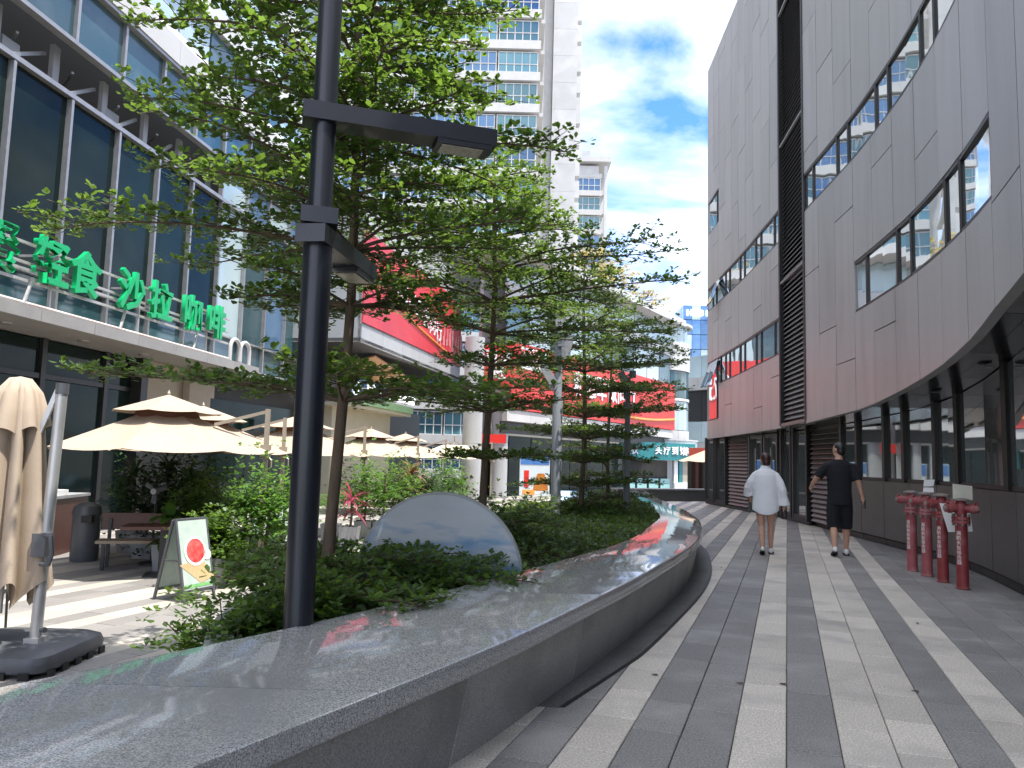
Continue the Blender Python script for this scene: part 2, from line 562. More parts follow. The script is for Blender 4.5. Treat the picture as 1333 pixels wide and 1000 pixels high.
def lay(parent, z0, tl, tw, q0, pattern, inside, mats, name, rng, far, jit=.0012):
    """rows of slabs along dv; the 300 that show largest become pieces of their own, the rest one joined part"""
    tiles = []
    for k in range(*rng[0]):
        off = random.random() * tl
        for j in range(*rng[1]):
            s_ = j * tl + off
            c = ev * (q0 + (k + .5) * tw) + dv * s_
            if inside(c.x, c.y):
                tiles.append((c, pattern[k % len(pattern)]))
    seen, rest = [], []
    for c, mk in tiles:
        px = proj((c.x, c.y, z0))
        d = (Vector((c.x, c.y, z0)) - CP).length
        (seen if -60 < px[0] < 1393 and px[1] < 1120 and px[1] > 0 else rest).append((d, c, mk))
    seen.sort(key=lambda t: t[0])
    rest += seen[300:]
    base = [tile_mesh(name, tl, tw, .035).mesh(name) for _ in mats]
    for d, c, mk in seen[:300]:
        o = obj(name, base[mk], mats[mk], parent)
        o.location = (c.x, c.y, z0 + random.uniform(-jit, jit))
        o.rotation_euler = (random.uniform(-.0012, .0012), random.uniform(-.0012, .0012), -TH)
    for mk in range(len(mats)):
        mb = MB()
        t = tile_mesh(name, tl, tw, .02)
        q = Matrix.Rotation(-TH, 3, 'Z')
        tv = [q @ Vector(v) for v in t.v]
        for d, c, m_ in rest:
            if m_ == mk and d < far:
                o_ = Vector((c.x, c.y, z0 + random.uniform(-jit, jit)))
                mb.add([v + o_ for v in tv], t.f)
        if mb.v:
            mb.build(name + 's_beyond', mats[mk], parent, fix=False, kind='stuff')


TW = .262
p0 = g(1023.8, 1000)
Q0 = p0.dot(ev)
pat_pos = {0: 1, 1: 0, 2: 0, 3: 1, 4: 0, 5: 1, 6: 1, 7: 1, 8: 1, 9: 1, 10: 0, 11: 1, 12: 1}
pat_neg = {-1: 0, -2: 1, -3: 1, -4: 0, -5: 1, -6: 0, -7: 1, -8: 0, -9: 1, -10: 1, -11: 0, -12: 1, -13: 0, -14: 1, -15: 0, -16: 0, -17: 1, -18: 0, -19: 1}
PAT = [pat_pos.get(k, 1) if k < 20 else pat_neg.get(k - 60, 1 if k % 3 else 0) for k in range(60)]
lay(walk_o, 0.0, .54, TW, Q0, PAT,
    lambda x, y: -2 < y < 31.5 and (x > (Xo(min(y, 25.5)) * .75 + Xi(min(y, 25.5)) * .25) - .1) and x < (Xb(min(y, 28.7)) + .25 if y < 27.5 else 11),
    (M_tile_l, M_tile_d), 'paving_tile', ((-40, 26), (-12, 75)), 60)

SOIL = [(-1.35, 3.75), (-1.62, 4.3), (-1.78, 5), (-1.85, 6), (-1.7, 8), (-1.1, 10), (-.25, 13), (1.0, 17), (2.9, 22.6)]
soil_left = lambda y: float(np.interp(y, [p[1] for p in SOIL], [p[0] for p in SOIL]))
PPAT = [0, 1, 1, 0, 1, 0, 1, 1, 0, 0, 1, 0, 1, 1, 1, 0, 1, 0]
lay(plz, PLZ, .6, .3, Q0, PPAT,
    lambda x, y: 2.5 < y < 46 and -10.5 + .12 * (y - 13) < x < (Xi(y) + .1 if y < 3.75 else (soil_left(y) + .2 if y < 22 else 9)),
    (M_pl_l, M_pl_d), 'plaza_tile', ((-90, 8), (-14, 90)), 60)

# ------------------------------------------------------------------ granite planter wall with coping
CT, CH = .52, .095
pw = thing('planter_wall', 'long curving grey granite planter wall with wide polished coping', 'planter')
ys_ = [-5.0]
while ys_[-1] < 25.2:
    ys_.append(ys_[-1] + (1.15 if ys_[-1] < 9 else 1.3))
for i in range(len(ys_) - 1):
    a, b = ys_[i] + .003, ys_[i + 1] - .003
    sub = np.linspace(a, b, 5)
    rings = []
    for y in sub:
        xi, xo = Xi(y), Xo(y)
        prof = [(xi, CT - CH), (xi, CT - .012), (xi + .012, CT), (xo - .02, CT), (xo - .006, CT - .006), (xo, CT - .02), (xo, CT - CH), ]
        rings.append([Vector((p[0], y + (p[0] - (xi + xo) / 2) * -.0, p[1])) for p in prof])
    MB().rings(rings).build('coping_slab', M_coping, pw, smooth=True)
step = 1.45
y = -5.0
while y < 25:
    a, b = y + .005, min(y + step, 25.2) - .005
    rings = []
    for yy in np.linspace(a, b, 5):
        xo, xi = Xo(yy), Xi(yy)
        rings.append([Vector(p) for p in ((xo - .045, yy, CT - CH - .012), (xo - .13, yy, -.02), (xo - .21, yy, -.02), (xo - .125, yy, CT - CH - .012))])
    MB().rings(rings).build('wall_panel', M_wallg, pw, smooth=True)
    rings = [[Vector(p) for p in ((Xi(yy) + .03, yy, CT - CH - .004), (Xi(yy) + .03, yy, -.55), (Xi(yy) + .1, yy, -.55), (Xi(yy) + .1, yy, CT - CH - .004))] for yy in np.linspace(a, b, 4)]
    MB().rings(rings).build('inner_panel', M_wallg, pw, smooth=True)
    y += step
# wall core closes the joint under the coping
mb = MB()
mb.rings([[Vector((Xi(t) + .09, t, .0)), Vector((Xo(t) - .2, t, 0)), Vector((Xo(t) - .1, t, CT - CH - .002)), Vector((Xi(t) + .09, t, CT - CH - .002))] for t in np.linspace(-5, 25, 60)])
mb.build('wall_core', M_grout, pw)
# drain slot beside the wall
mb = MB()
ts = [t for t in np.linspace(4.6, 14, 50)]
off = lambda t: .02 + .10 * min(1, max(0, (t - 4.6) / 1.2))
mb.rings([[Vector((Xo(t) + off(t) - .016, t, .0015)), Vector((Xo(t) + off(t) + .016, t, .0015)), Vector((Xo(t) + off(t) + .016, t, .005)), Vector((Xo(t) + off(t) - .016, t, .005))] for t in ts])
mb.build('drain_slot', M_black, walk_o)
# kerb strip between wall and slot is plain dark stone
mb = MB()
mb.rings([[Vector((Xo(t) - .2, t, .0012)), Vector((Xo(t) + off(t) - .016, t, .0012)), Vector((Xo(t) + off(t) - .016, t, .004)), Vector((Xo(t) - .2, t, .004))] for t in ts])
mb.build('gutter_strip', mat('gutter_stone', (.16, .155, .15), (.09, .088, .085), 60, .7, c2b=(.07, .068, .065), s2=2.5, coord='World'), walk_o)
# soil bed and plaza-side kerb
poly = [(soil_left(t) + .1, t) for t in np.linspace(3.75, 22.6, 30)]
polyr = [(Xi(t) + .05, t) for t in np.linspace(3.75, 22.6, 30)]
MB().prism(polyr + poly[::-1], -.52, .36).build('planting_bed', M_soil, kind='structure')
kb = thing('planter_kerb', 'pale stone kerb edging the planting bed on the plaza side', 'kerb')
tt = np.linspace(3.75, 22.6, 17)
for i in range(16):
    a, b = tt[i], tt[i + 1] - .004
    rings = [[Vector((soil_left(t) - .04, t, -.5)), Vector((soil_left(t) + .12, t, -.5)), Vector((soil_left(t) + .12, t, .40)), Vector((soil_left(t) - .04, t, .40))] for t in np.linspace(a, b, 4)]
    MB().rings(rings).build('kerb_stone', M_lgrey, kb)

# far dark planter closing the walkway
fp = thing('low_dark_planter', 'low dark stone planter wall closing the end of the walkway', 'planter')
a, b = Vector((3.9, 28.7, 0)), Vector((7.8, 30.4, 0))
for i in range(4):
    p, q = a.lerp(b, i / 4), a.lerp(b, (i + .992) / 4)
    MB().bar(p + Vector((0, 0, .205)), q + Vector((0, 0, .205)), .5, .41).build('wall_panel', M_base, fp)
MB().bar(a + Vector((0, 0, .44)), b + Vector((0, 0, .44)), .56, .05).build('coping', M_wallg, fp)

# ------------------------------------------------------------------ right-hand building
ob = thing('office_building', 'curved dark grey metal-clad office building with strip windows beside the walkway', 'building')
TOP = 16.2
Y0, Y1 = -11.0, 27.7


def fpt(y, z, out=0.0, X=Xf):
    t = Vector((X(y + .05) - X(y - .05), .1, 0)).normalized()
    n = Vector((-t.y, t.x, 0))          # towards the walkway
    return Vector((X(y), y, z)) + n * out


LOUV = (16.3, 18.5)
ROWS = [(4.16, 5.06, 7.45, 13.35), (4.16, 5.06, 18.5, 25.5), (2.98, 5.06, 25.6, 27.55), (6.95, 7.78, -2, 16.25), (6.95, 7.78, 18.5, 27.55), (9.8, 11.0, 25.6, 27.45)]
# backing
mb = MB()
yy = np.linspace(Y0, Y1, 60)
for a, b in zip(yy[:-1], yy[1:]):
    mb.add([fpt(a, ZS(a) + .1, -.16), fpt(b, ZS(b) + .1, -.16), fpt(b, TOP, -.16), fpt(a, TOP, -.16)], [(0, 1, 2, 3)])
mb.build('backing_wall', M_black, ob)


def panel(name, ya, yb, za, zb, za2=None, zb2=None, th=.12, X=Xf, m=M_panel, gap=.009, out=0.0, par=None):
    """one cladding sheet between two stations, bottom edge may slope"""
    za2 = za if za2 is None else za2
    zb2 = zb if zb2 is None else zb2
    k = 3 if yb - ya > .5 else 2
    if m is M_panel:
        out += random.uniform(-.003, .003)
    rings = []
    for i in range(k):
        f = i / (k - 1)
        y_ = ya + gap + (yb - ya - 2 * gap) * f
        z0, z1 = za + (za2 - za) * f + gap, zb + (zb2 - zb) * f - gap
        rings.append([fpt(y_, z0, out, X), fpt(y_, z1, out, X), fpt(y_, z1, out - th, X), fpt(y_, z0, out - th, X)])
    return MB().rings(rings).build(name, m, par or ob)


cols = []
y = LOUV[0]
while y > Y0 + .5:
    w = .98
    cols.append((max(y - w, Y0), y))
    y -= w
y = LOUV[1]
n_ = 10
for i in range(n_):
    cols.append((LOUV[1] + (Y1 - LOUV[1]) * i / n_, LOUV[1] + (Y1 - LOUV[1]) * (i + 1) / n_))
stag = [0, 1.35, .6, 1.9, .9, 2.3, .25, 1.6]
for ci, (a, b) in enumerate(cols):
    # free z spans of this column
    c = (a + b) / 2
    rows = sorted([(r_[0], r_[1]) for r_ in ROWS if r_[2] - .05 < c < r_[3] + .05 and min(b, r_[3]) - max(a, r_[2]) > .12])
    part = [(r_[2], r_[3]) for r_ in ROWS if (a < r_[2] < b or a < r_[3] < b)]
    spans, z = [], None
    lo = 'soffit'
    for r0_, r1_ in rows:
        spans.append((lo, r0_))
        lo = r1_
    spans.append((lo, TOP))
    for s0, s1 in spans:
        za, zb_ = (ZS(a), ZS(b)) if s0 == 'soffit' else (s0, s0)
        js = [j for j in [stag[ci % 8] + 2.75 * k for k in range(8)] if max(za, zb_) + .45 < j < s1 - .45]
        edges = [None] + js + [s1]
        for e0, e1 in zip(edges[:-1], edges[1:]):
            if e0 is None:
                panel('facade_panel', a, b, za, e1, zb_, e1)
            else:
                panel('facade_panel', a, b, e0, e1)
# strip windows
for (z0, z1, ya, yb) in ROWS:
    y = yb if ya < LOUV[0] else ya
    sgn = -1 if ya < LOUV[0] else 1
    k = 0
    while (y > ya + .2) if sgn < 0 else (y < yb - .2):
        w = .6 if k % 2 == 0 else 1.45
        if sgn > 0:
            w *= .95
        yn = max(ya, y - w) if sgn < 0 else min(yb, y + w)
        p, q = min(y, yn), max(y, yn)
        win = panel('window', p + .012, q - .012, z0 + .02, z1 - .02, th=.02, out=-.035, m=M_glass_r)
        mb = MB()
        mb.bar(fpt(p, z0, -.03), fpt(p, z1, -.03), .05, .05)
        mb.bar(fpt(p + .03, z1 - .025, -.03), fpt(q - .03, z1 - .025, -.03), .05, .05)
        mb.bar(fpt(p + .03, z0 + .02, -.03), fpt(q - .03, z0 + .02, -.03), .04, .04)
        mb.build('window_frame', M_frame, win)
        y, k = yn, k + 1
# opened casements
for yc, z0, z1 in ((26.9, 4.15, 5.0), (25.9, 6.9, 7.75), (26.2, 4.1, 5.0)):
    a_, b_ = fpt(yc - .35, z1, .02), fpt(yc + .35, z1, .02)
    c_, d_ = fpt(yc + .35, z0, .34), fpt(yc - .35, z0, .34)
    mbw = MB().slab([a_, b_, c_, d_], Vector((.02, 0, -.02)))
    mbw.build('open_sash', M_glass_r, ob)
# vertical louvre shaft
for yl in LOUV:
    mb = MB()
    mb.bar(fpt(yl, 2.4, -.05), fpt(yl, TOP, -.05), .09, .14)
    mb.build('shaft_edge', M_frame, ob)
MB().slab([fpt(LOUV[0], 2.35, -.2), fpt(LOUV[1], 2.35, -.2), fpt(LOUV[1], TOP, -.2), fpt(LOUV[0], TOP, -.2)], (.05, 0, 0)).build('shaft_back', M_black, ob)
lm = None
pa, pb = fpt(LOUV[0] + .06, 0, -.06), fpt(LOUV[1] - .06, 0, -.06)
me = MB().slab([pa + Vector((0, 0, -.012)), pb + Vector((0, 0, -.012)), pb + Vector((.085, 0, .095)), pa + Vector((.085, 0, .095))], (.004, 0, .014)).mesh('louver_slat')
z = 2.42
while z < TOP - .05:
    if abs((z - 2.4) % 3.45) > .12:
        obj('louver_slat', me, M_louver, ob, loc=(0, 0, z))
    else:
        MB().bar(fpt(LOUV[0] + .06, z, -.02), fpt(LOUV[1] - .06, z, -.02), .05, .06).build('shaft_rail', M_louver, ob)
    z += .115
# soffit sheets and trim
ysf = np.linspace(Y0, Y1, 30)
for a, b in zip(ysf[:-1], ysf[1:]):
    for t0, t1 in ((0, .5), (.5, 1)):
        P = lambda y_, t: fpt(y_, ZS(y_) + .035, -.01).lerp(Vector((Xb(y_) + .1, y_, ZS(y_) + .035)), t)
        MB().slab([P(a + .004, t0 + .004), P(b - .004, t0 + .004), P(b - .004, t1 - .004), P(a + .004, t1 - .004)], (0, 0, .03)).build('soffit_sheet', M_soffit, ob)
for y_ in (6.6, 8.2, 9.7, 11.4):
    c = fpt(y_, ZS(y_) + .03, -.55)
    MB().lathe([(.075, 0), (.085, -.012), (.06, -.014), (.0, -.006)], c, 14, cap=False).build('downlight', M_alu, ob)
# ground floor: dark lower panels, glass strip, mullions
ZB = 1.2
edges = [-10, -8.8, -7.6, -6.4, -5.2, -4, -2.8, -1.6, -.4, .8, 2, 3.2, 4.4, 5.6, 6.8, 8.0, 9.15, 10.2, 11.3, 12.4, 13.5, 14.6, 15.7, 16.5]
for a, b in zip(edges[:-1], edges[1:]):
    panel('base_panel', a, b, .13, ZB, X=Xb, m=M_base, th=.08)
    panel('skirting', a, b, .0, .125, X=Xb, m=M_frame, th=.06, out=-.035)
muls = [-9, -7.2, -6.4, -4.4, -3.6, -1.6, -.8, 1.2, 2.0, 3.9, 4.7, 6.5, 7.3, 9.4, 11.55, 12.4, 13.66, 14.5, 15.85, 16.75]
for a, b in zip(muls[:-1], muls[1:]):
    win = panel('window', a, b, ZB + .02, ZS(a) + .03, ZB + .02, ZS(b) + .03, X=Xb, m=M_glass_g, th=.02, out=-.025)
    mb = MB()
    mb.bar(fpt(a, ZB + .03, -.03, Xb), fpt(b, ZB + .03, -.03, Xb), .05, .06)
    mb.build('window_frame', M_frame, win)
for a in muls:
    MB().bar(fpt(a, ZB, .0, Xb), fpt(a, ZS(a) + .04, .0, Xb), .09, .08).build('mullion', M_frame, ob)
mb = MB()
for a, b in zip(np.linspace(Y0, 28.6, 50)[:-1], np.linspace(Y0, 28.6, 50)[1:]):
    mb.add([fpt(a, 0, -.12, Xb), fpt(b, 0, -.12, Xb), fpt(b, 2.9 if b > 13 else 3.6, -.12, Xb), fpt(a, 2.9 if a > 13 else 3.6, -.12, Xb)], [(0, 1, 2, 3)])
mb.build('ground_floor_backing', M_black, ob)
# louvred section, doors and corner glass beyond
me = None
z = .14
la, lb = fpt(16.85, 0, 0, Xb), fpt(18.9, 0, 0, Xb)
me = MB().slab([la + Vector((0, 0, -.012)), lb + Vector((0, 0, -.012)), lb + Vector((.085, 0, .095)), la + Vector((.085, 0, .095))], (.004, 0, .014)).mesh('louver_slat')
la2, lb2 = fpt(24.1, 0, 0, Xb), fpt(25.9, 0, 0, Xb)
me2 = MB().slab([la2 + Vector((0, 0, -.012)), lb2 + Vector((0, 0, -.012)), lb2 + Vector((.085, 0, .095)), la2 + Vector((.085, 0, .095))], (.004, 0, .014)).mesh('louver_slat')
while z < 2.3:
    obj('louver_slat', me, M_louver, ob, loc=(0, 0, z))
    obj('louver_slat', me2, M_louver, ob, loc=(0, 0, z))
    z += .115
for a, b in ((19.1, 20.2), (20.4, 21.2), (26.1, 27.2), (27.4, 28.4)):
    win = panel('window', a, b, .2, 2.35, X=Xb, m=M_glass_g, th=.02, out=-.03)
    mb = MB()
    mb.bar(fpt(a, .1, .0, Xb), fpt(a, 2.4, 0, Xb), .09, .1)
    mb.bar(fpt(b, .1, .0, Xb), fpt(b, 2.4, 0, Xb), .09, .1)
    mb.bar(fpt(a, .15, .0, Xb), fpt(b, .15, 0, Xb), .08, .12)
    mb.build('window_frame', M_frame, win)
for a, b in ((21.5, 22.55), (22.75, 23.8)):
    d_ = panel('door', a, b, .06, 2.25, X=Xb, m=M_glass_g, th=.04, out=-.06)
    mb = MB()
    for y_ in (a, b):
        mb.bar(fpt(y_, .02, .0, Xb), fpt(y_, 2.32, 0, Xb), .10, .12)
    mb.bar(fpt(a, 2.29, .0, Xb), fpt(b, 2.29, 0, Xb), .08, .1)
    mb.build('door_frame', M_base, d_)
    MB().tube([fpt((a + b) / 2, .35, .04, Xb), fpt((a + b) / 2, 1.95, .04, Xb)], .02, 8).build('handle', M_alu, d_)
# plinth at the far corner, end wall, roof cap
for a, b in ((19, 21.3), (24, 26), (26, 28.5)):
    panel('skirting', a, b, 0, .1, X=Xb, m=M_frame, th=.06, out=.01)
e0 = fpt(Y1, 0, 0)
endp = [Vector((e0.x, e0.y, 0)), Vector((e0.x + .25, e0.y + .55, 0)), Vector((e0.x + .9, e0.y + 1.2, 0)), Vector((e0.x + 7, e0.y + 3.2, 0)), Vector((e0.x + 14, e0.y + 5.4, 0))]
for a, b in zip(endp[:-1], endp[1:]):
    n = max(1, int((b - a).length / 1.4))
    for i in range(n):
        p, q = a.lerp(b, i / n + .002), a.lerp(b, (i + 1) / n - .002)
        for z0, z1 in ((2.33, 6.5), (6.51, 11.2), (11.21, TOP)):
            MB().slab([p + Vector((0, 0, z0)), q + Vector((0, 0, z0)), q + Vector((0, 0, z1)), p + Vector((0, 0, z1))], (.08, -.09, 0)).build('facade_panel', M_panel, ob)
MB().prism([(fpt(y_, 0, -.1).x, y_) for y_ in np.linspace(Y0, Y1, 30)] + [(e0.x + .9, e0.y + 1.2), (e0.x + 14, e0.y + 5.4), (24, 10), (24, Y0)], TOP - .3, TOP - .05).build('roof', M_lgrey, ob)
MB().prism([(Xb(y_) + .35, y_) for y_ in np.linspace(Y0, 28.4, 30)] + [(20, 33), (24, 10), (24, Y0)], -.1, TOP - .31).build('core', M_black, ob)

# ------------------------------------------------------------------ left-hand glass building
class Line:
    def __init__(s, p, q=None, h=None):
        s.p = Vector((p[0], p[1], 0))
        s.d = (Vector((q[0], q[1], 0)) - s.p).normalized() if q else Vector((math.sin(h), math.cos(h), 0))
        s.n = Vector((s.d.y, -s.d.x, 0))        # to the right of the direction

    def pt(s, t, z=0.0, out=0.0):
        return s.p + s.d * t + s.n * out + Vector((0, 0, z))

    def tpx(s, px, z=1.4, out=0.0):
        lo, hi = -12.5, 80.0
        if proj(s.pt(lo, z, out))[0] < -1e6:
            lo = -9
        for _ in range(50):
            m_ = (lo + hi) / 2
            if proj(s.pt(m_, z, out))[0] < px:
                lo = m_
            else:
                hi = m_
        return lo

    def slab(s, mb, t0, t1, z0, z1, out, th, zb=None):
        return mb.slab([s.pt(t0, z0, out), s.pt(t1, z0, out), s.pt(t1, z1, out), s.pt(t0, z1, out)], s.n * -th)


LF = Line((-8.82, 13.0), h=R(7))
lb_ = thing('glass_mall_building', 'glass curtain wall building with green lettering over a grey canopy', 'building')
TL0, TL1 = -20.0, 15.6


def lpart(name, m, t0, t1, z0, z1, out, th, par=lb_, line=LF):
    return line.slab(MB(), t0, t1, z0, z1, out, th).build(name, m, par)


t = TL0
i = 0
BAY = 1.6
while t < TL1:
    t1 = min(t + BAY, TL1)
    far = t > 7.6  # far bays: sky reflection put into the glass colour, pale and blue
    gl = random.choice([M_lglass, M_lglass, M_lglass]) if not far else random.choice([M_pale, M_blueg, M_teal])
    g2 = .045
    lpart('spandrel_pane', M_teal, t + g2, t1 - g2, 4.0, 4.78, -.95, .03)
    lpart('glass_pane', gl, t + g2, t1 - g2, 4.84, 8.69, -.95, .03)
    if far:
        lpart('glass_pane', random.choice([M_blueg, M_pale]), t + g2, t1 - g2, 8.84, 9.82, -.95, .03)
    else:
        # open plant-room bay: brace, pipes and a condenser behind
        b_ = MB().bar(LF.pt(t + .06, 8.85, -1.0), LF.pt(t1 - .06, 9.7, -1.55), .07, .07).build('brace', M_alu, lb_)
        if i % 2:
            c_ = MB().box(LF.pt(t + .6, 9.15, -1.9), (.8, .45, .62), -R(7)).build('condenser', M_lgrey, lb_)
            MB().lathe([(.0, .0), (.22, 0), (.24, .02), (.24, .03), (0, .03)], (0, 0, 0), 16).build('fan_grille', M_frame, c_)
            f_ = c_.children[0]
            f_.rotation_euler = (0, R(90), -R(7))
            f_.location = LF.pt(t + .6, 9.15, -1.66)
        MB().bar(LF.pt(t + .5, 9.55, -1.3), LF.pt(t + 1.0, 9.55, -1.9), .05).build('pipe', M_alu, lb_)
        MB().bar(LF.pt(t1, 8.75, -1.35), LF.pt(t1, 9.87, -1.35), .22, .1).build('post', M_fascia, lb_)
    lpart('spandrel_pane', M_teal, t + g2, t1 - g2, 9.96, 11.28, -.95, .03)
    lpart('mullion', M_alu, t - .035, t + .035, 4.0, 8.68, -.83, .14)
    lpart('mullion', M_alu, t - .04, t + .04, 9.95, 11.28, -.86, .12)
    if far:
        lpart('mullion', M_alu, t - .04, t + .04, 8.84, 9.85, -.86, .12)
    t += BAY
    i += 1
for z0, z1, o_ in ((3.96, 4.0, -.8), (4.78, 4.84, -.84), (8.70, 8.80, -.82), (9.86, 9.95, -.82), (11.28, 11.36, -.78)):
    lpart('transom', M_alu, TL0, TL1, z0, z1, o_, .2)
lpart('dark_backing', M_black, TL0, TL1, -.5, 11.3, -2.6, .1)
lpart('floor_slab', M_dark, TL0, TL1, 8.6, 8.66, -1.0, 1.6)
t = TL0
while t < TL1 + 6:
    lpart('cornice_panel', M_white, t, t + 1.99, 11.37, 12.0, -.75, .3)
    MB().slab([LF.pt(t, 12.005, -.75), LF.pt(t + 1.99, 12.005, -.75), LF.pt(t + 1.99, 12.75, -1.35), LF.pt(t, 12.75, -1.35)], LF.n * -.2).build('cornice_panel', M_white, lb_)
    t += 2.0
# set-back upper storeys
t = TL0
while t < TL1 + 6:
    for z0 in (12.8, 15.9, 19.0):
        lpart('upper_pane', random.choice([M_pale, M_pale, M_teal]), t + .05, t + 1.75, z0, z0 + 2.3, -2.6, .05)
        lpart('upper_band', M_white, t, t + 1.8, z0 + 2.33, z0 + 3.07, -2.4, .3)
    t += 1.8
lpart('roof', M_lgrey, TL0, TL1 + 6, 22.1, 22.3, -2.5, 12)
MB().prism([LF.pt(TL0, 0, -2.75)[:2], LF.pt(TL1 + 6, 0, -2.75)[:2], LF.pt(TL1 + 6, 0, -14)[:2], LF.pt(TL0, 0, -14)[:2]], -.5, 22.0).build('core', M_dark, lb_)
# canopy
t = TL0
while t < 8.9:
    lpart('fascia_panel', M_fascia, t, t + 1.49, 3.72, 3.95, 0, .05)
    t += 1.5
tE = t
MB().slab([LF.pt(TL0, 3.73, -.055), LF.pt(tE, 3.73, -.055), LF.pt(tE, 3.73, -1.75), LF.pt(TL0, 3.73, -1.75)], (0, 0, .1)).build('canopy_soffit', M_fascia, lb_)
MB().slab([LF.pt(TL0, 3.93, -.055), LF.pt(tE, 3.93, -.055), LF.pt(tE, 3.93, -.95), LF.pt(TL0, 3.93, -.95)], (0, 0, .02)).build('canopy_top', M_lgrey, lb_)
for k in range(-4, 6):
    MB().lathe([(.0, 0), (.11, 0), (.12, .03), (0, .03)], LF.pt(1.2 + k * 2.2, 3.70, -.9), 14).build('downlight', M_alu, lb_)
MB().tube([LF.pt(TL0, 3.99, -.08), LF.pt(8.2, 3.99, -.08)], .035, 8).build('roof_pipe', mat('pink_pipe', (.62, .48, .42), (.7, .66, .62), 2, .5), lb_, smooth=True)
for q in (8.35, 8.95):
    pts = [LF.pt(q, 3.95, -.1)] + [LF.pt(q + .28 - .28 * math.cos(a_), 4.35 + .24 * math.sin(a_), -.1) for a_ in np.linspace(0, math.pi, 9)] + [LF.pt(q + .56, 3.95 if q > 8.5 else 4.0, -.1)]
    MB().tube(pts, .055, 10).build('vent_pipe', M_white, lb_, smooth=True)
# ground floor of this building
OG = -1.62
tp = lambda px: LF.tpx(px, 1.4, OG)


def shopfront(t0, t1, w=2.1):
    t_ = t0
    while t_ < t1 - .3:
        e_ = min(t_ + w, t1)
        pn = lpart('shop_pane', M_lglass, t_ + .06, e_ - .06, -.4, 2.85, OG, .03)
        lpart('shop_pane', M_lglass, t_ + .06, e_ - .06, 2.98, 3.70, OG, .03)
        lpart('shop_frame', M_frame, t_ - .07, t_ + .07, -.5, 3.72, OG + .08, .16)
        t_ = e_
    lpart('shop_frame', M_frame, t0, t1, 2.86, 2.97, OG + .06, .12)
    lpart('shop_frame', M_frame, t0, t1, -.5, -.4, OG + .06, .12)


tb0, tb1, tb2 = tp(172), tp(266), tp(405)
shopfront(TL0, tb0)
lpart('shop_column', M_frame, tb0 - .28, tb0, -.5, 3.72, OG + .3, .4)
lpart('rendered_wall', M_beige, tb0 + .01, tb1, 1.5, 3.72, OG + .2, .25)
lpart('rendered_wall', M_beige, (tb0 + tb1) / 2, (tb0 + tb1) / 2 + .9, 1.5, 3.72, OG + .42, .2)
lpart('dark_dado', M_dark, tb0 + .01, tb1, -.5, 1.49, OG + .15, .2)
shopfront(tb1 + .02, tb2)

# green lettering on a steel rack
gs = thing('lettering_sign', 'large green Chinese letters on a steel rack above the grey canopy', 'sign')
for px, ch in ((-3, '餐'), (67, '轻'), (110, '食'), (171, '沙'), (209, '拉'), (250, '咖'), (281, '啡')):
    tt_ = LF.tpx(px, 4.8, -.02)
    text_obj('letter', ch, .92, .05, M_green, gs, LF.pt(tt_, 4.80, -.02), (LF.n.x, LF.n.y), bold=.022)
for z in (4.42, 4.62, 4.74, 5.1):
    MB().bar(LF.pt(-8, z, -.16), LF.pt(8.3, z, -.16), .05).build('rail', M_steel, gs)
for px in (35, 160, 255):
    tt_ = LF.tpx(px, 4.1, 0)
    MB().bar(LF.pt(tt_, 3.96, .0 - .06), LF.pt(tt_ + .28, 4.5, -.14), .045).build('strut', M_steel, gs)
    MB().bar(LF.pt(tt_ + .75, 3.96, -.16), LF.pt(tt_ + .75, 5.1, -.16), .05).build('post', M_steel, gs)
    MB().bar(LF.pt(tt_ + .75, 5.05, -.16), LF.pt(tt_ + .75, 5.05, -.86), .04).build('strut', M_steel, gs)

# ------------------------------------------------------------------ block with the slanting red banner
LB = Line((-5.43, 27.0), (-2.72, 40.0))
bb = thing('banner_block', 'grey panelled shop block jutting out with a big red banner above the plaza', 'building')
Lb = 13.28
bp = lambda *a_: lpart(*a_, par=bb, line=LB)
t = 0
while t < Lb - .1:
    bp('edge_panel', M_lgrey, t, min(t + 2.2, Lb) - .02, 5.45, 6.1, 0, .1)
    t += 2.2
for k in range(5):
    bp('wall_panel', M_lgrey, k * Lb / 5, (k + 1) * Lb / 5 - .02, 6.12, 10.9, -.02, .1)
A = LB.pt(0)
for k in range(4):
    p, q = LB.pt(0, 0, -k * 1.6), LB.pt(0, 0, -(k + .99) * 1.6)
    MB().slab([p + Vector((0, 0, 5.45)), q + Vector((0, 0, 5.45)), q + Vector((0, 0, 10.9)), p + Vector((0, 0, 10.9))], LB.d * .1).build('wall_panel', M_lgrey, bb)
MB().slab([LB.pt(0, 5.46), LB.pt(Lb, 5.46), LB.pt(Lb, 5.46, -6.4), LB.pt(0, 5.46, -6.4)], (0, 0, .12)).build('soffit', M_dark, bb)
MB().slab([LB.pt(0, 10.8), LB.pt(Lb, 10.8), LB.pt(Lb, 10.8, -6.4), LB.pt(0, 10.8, -6.4)], (0, 0, .12)).build('roof', M_lgrey, bb)
bn = thing('red_banner', 'wide red banner with white brush lettering on the slanting grey shop block', 'banner')
poly = [(0.02, 6.15), (Lb - .05, 6.15), (Lb - .05, 7.6), (Lb - 1.0, 9.0), (Lb - 2.6, 9.5), (0.02, 9.5)]
mbb = MB()
mbb.add([LB.pt(a_, b_, .05) for a_, b_ in poly] + [LB.pt(a_, b_, .005) for a_, b_ in poly], [tuple(range(6)), tuple(range(11, 5, -1))] + [(j, (j + 1) % 6, 6 + (j + 1) % 6, 6 + j) for j in range(6)])
mbb.build('cloth', M_red, bn)
arc = [LB.pt(1.6 + 11.4 * f, 8.1 - 1.8 * f ** .55, .07) for f in np.linspace(0, 1, 16)]
MB().tube(arc, .05, 6).build('orange_line', M_orange, bn)
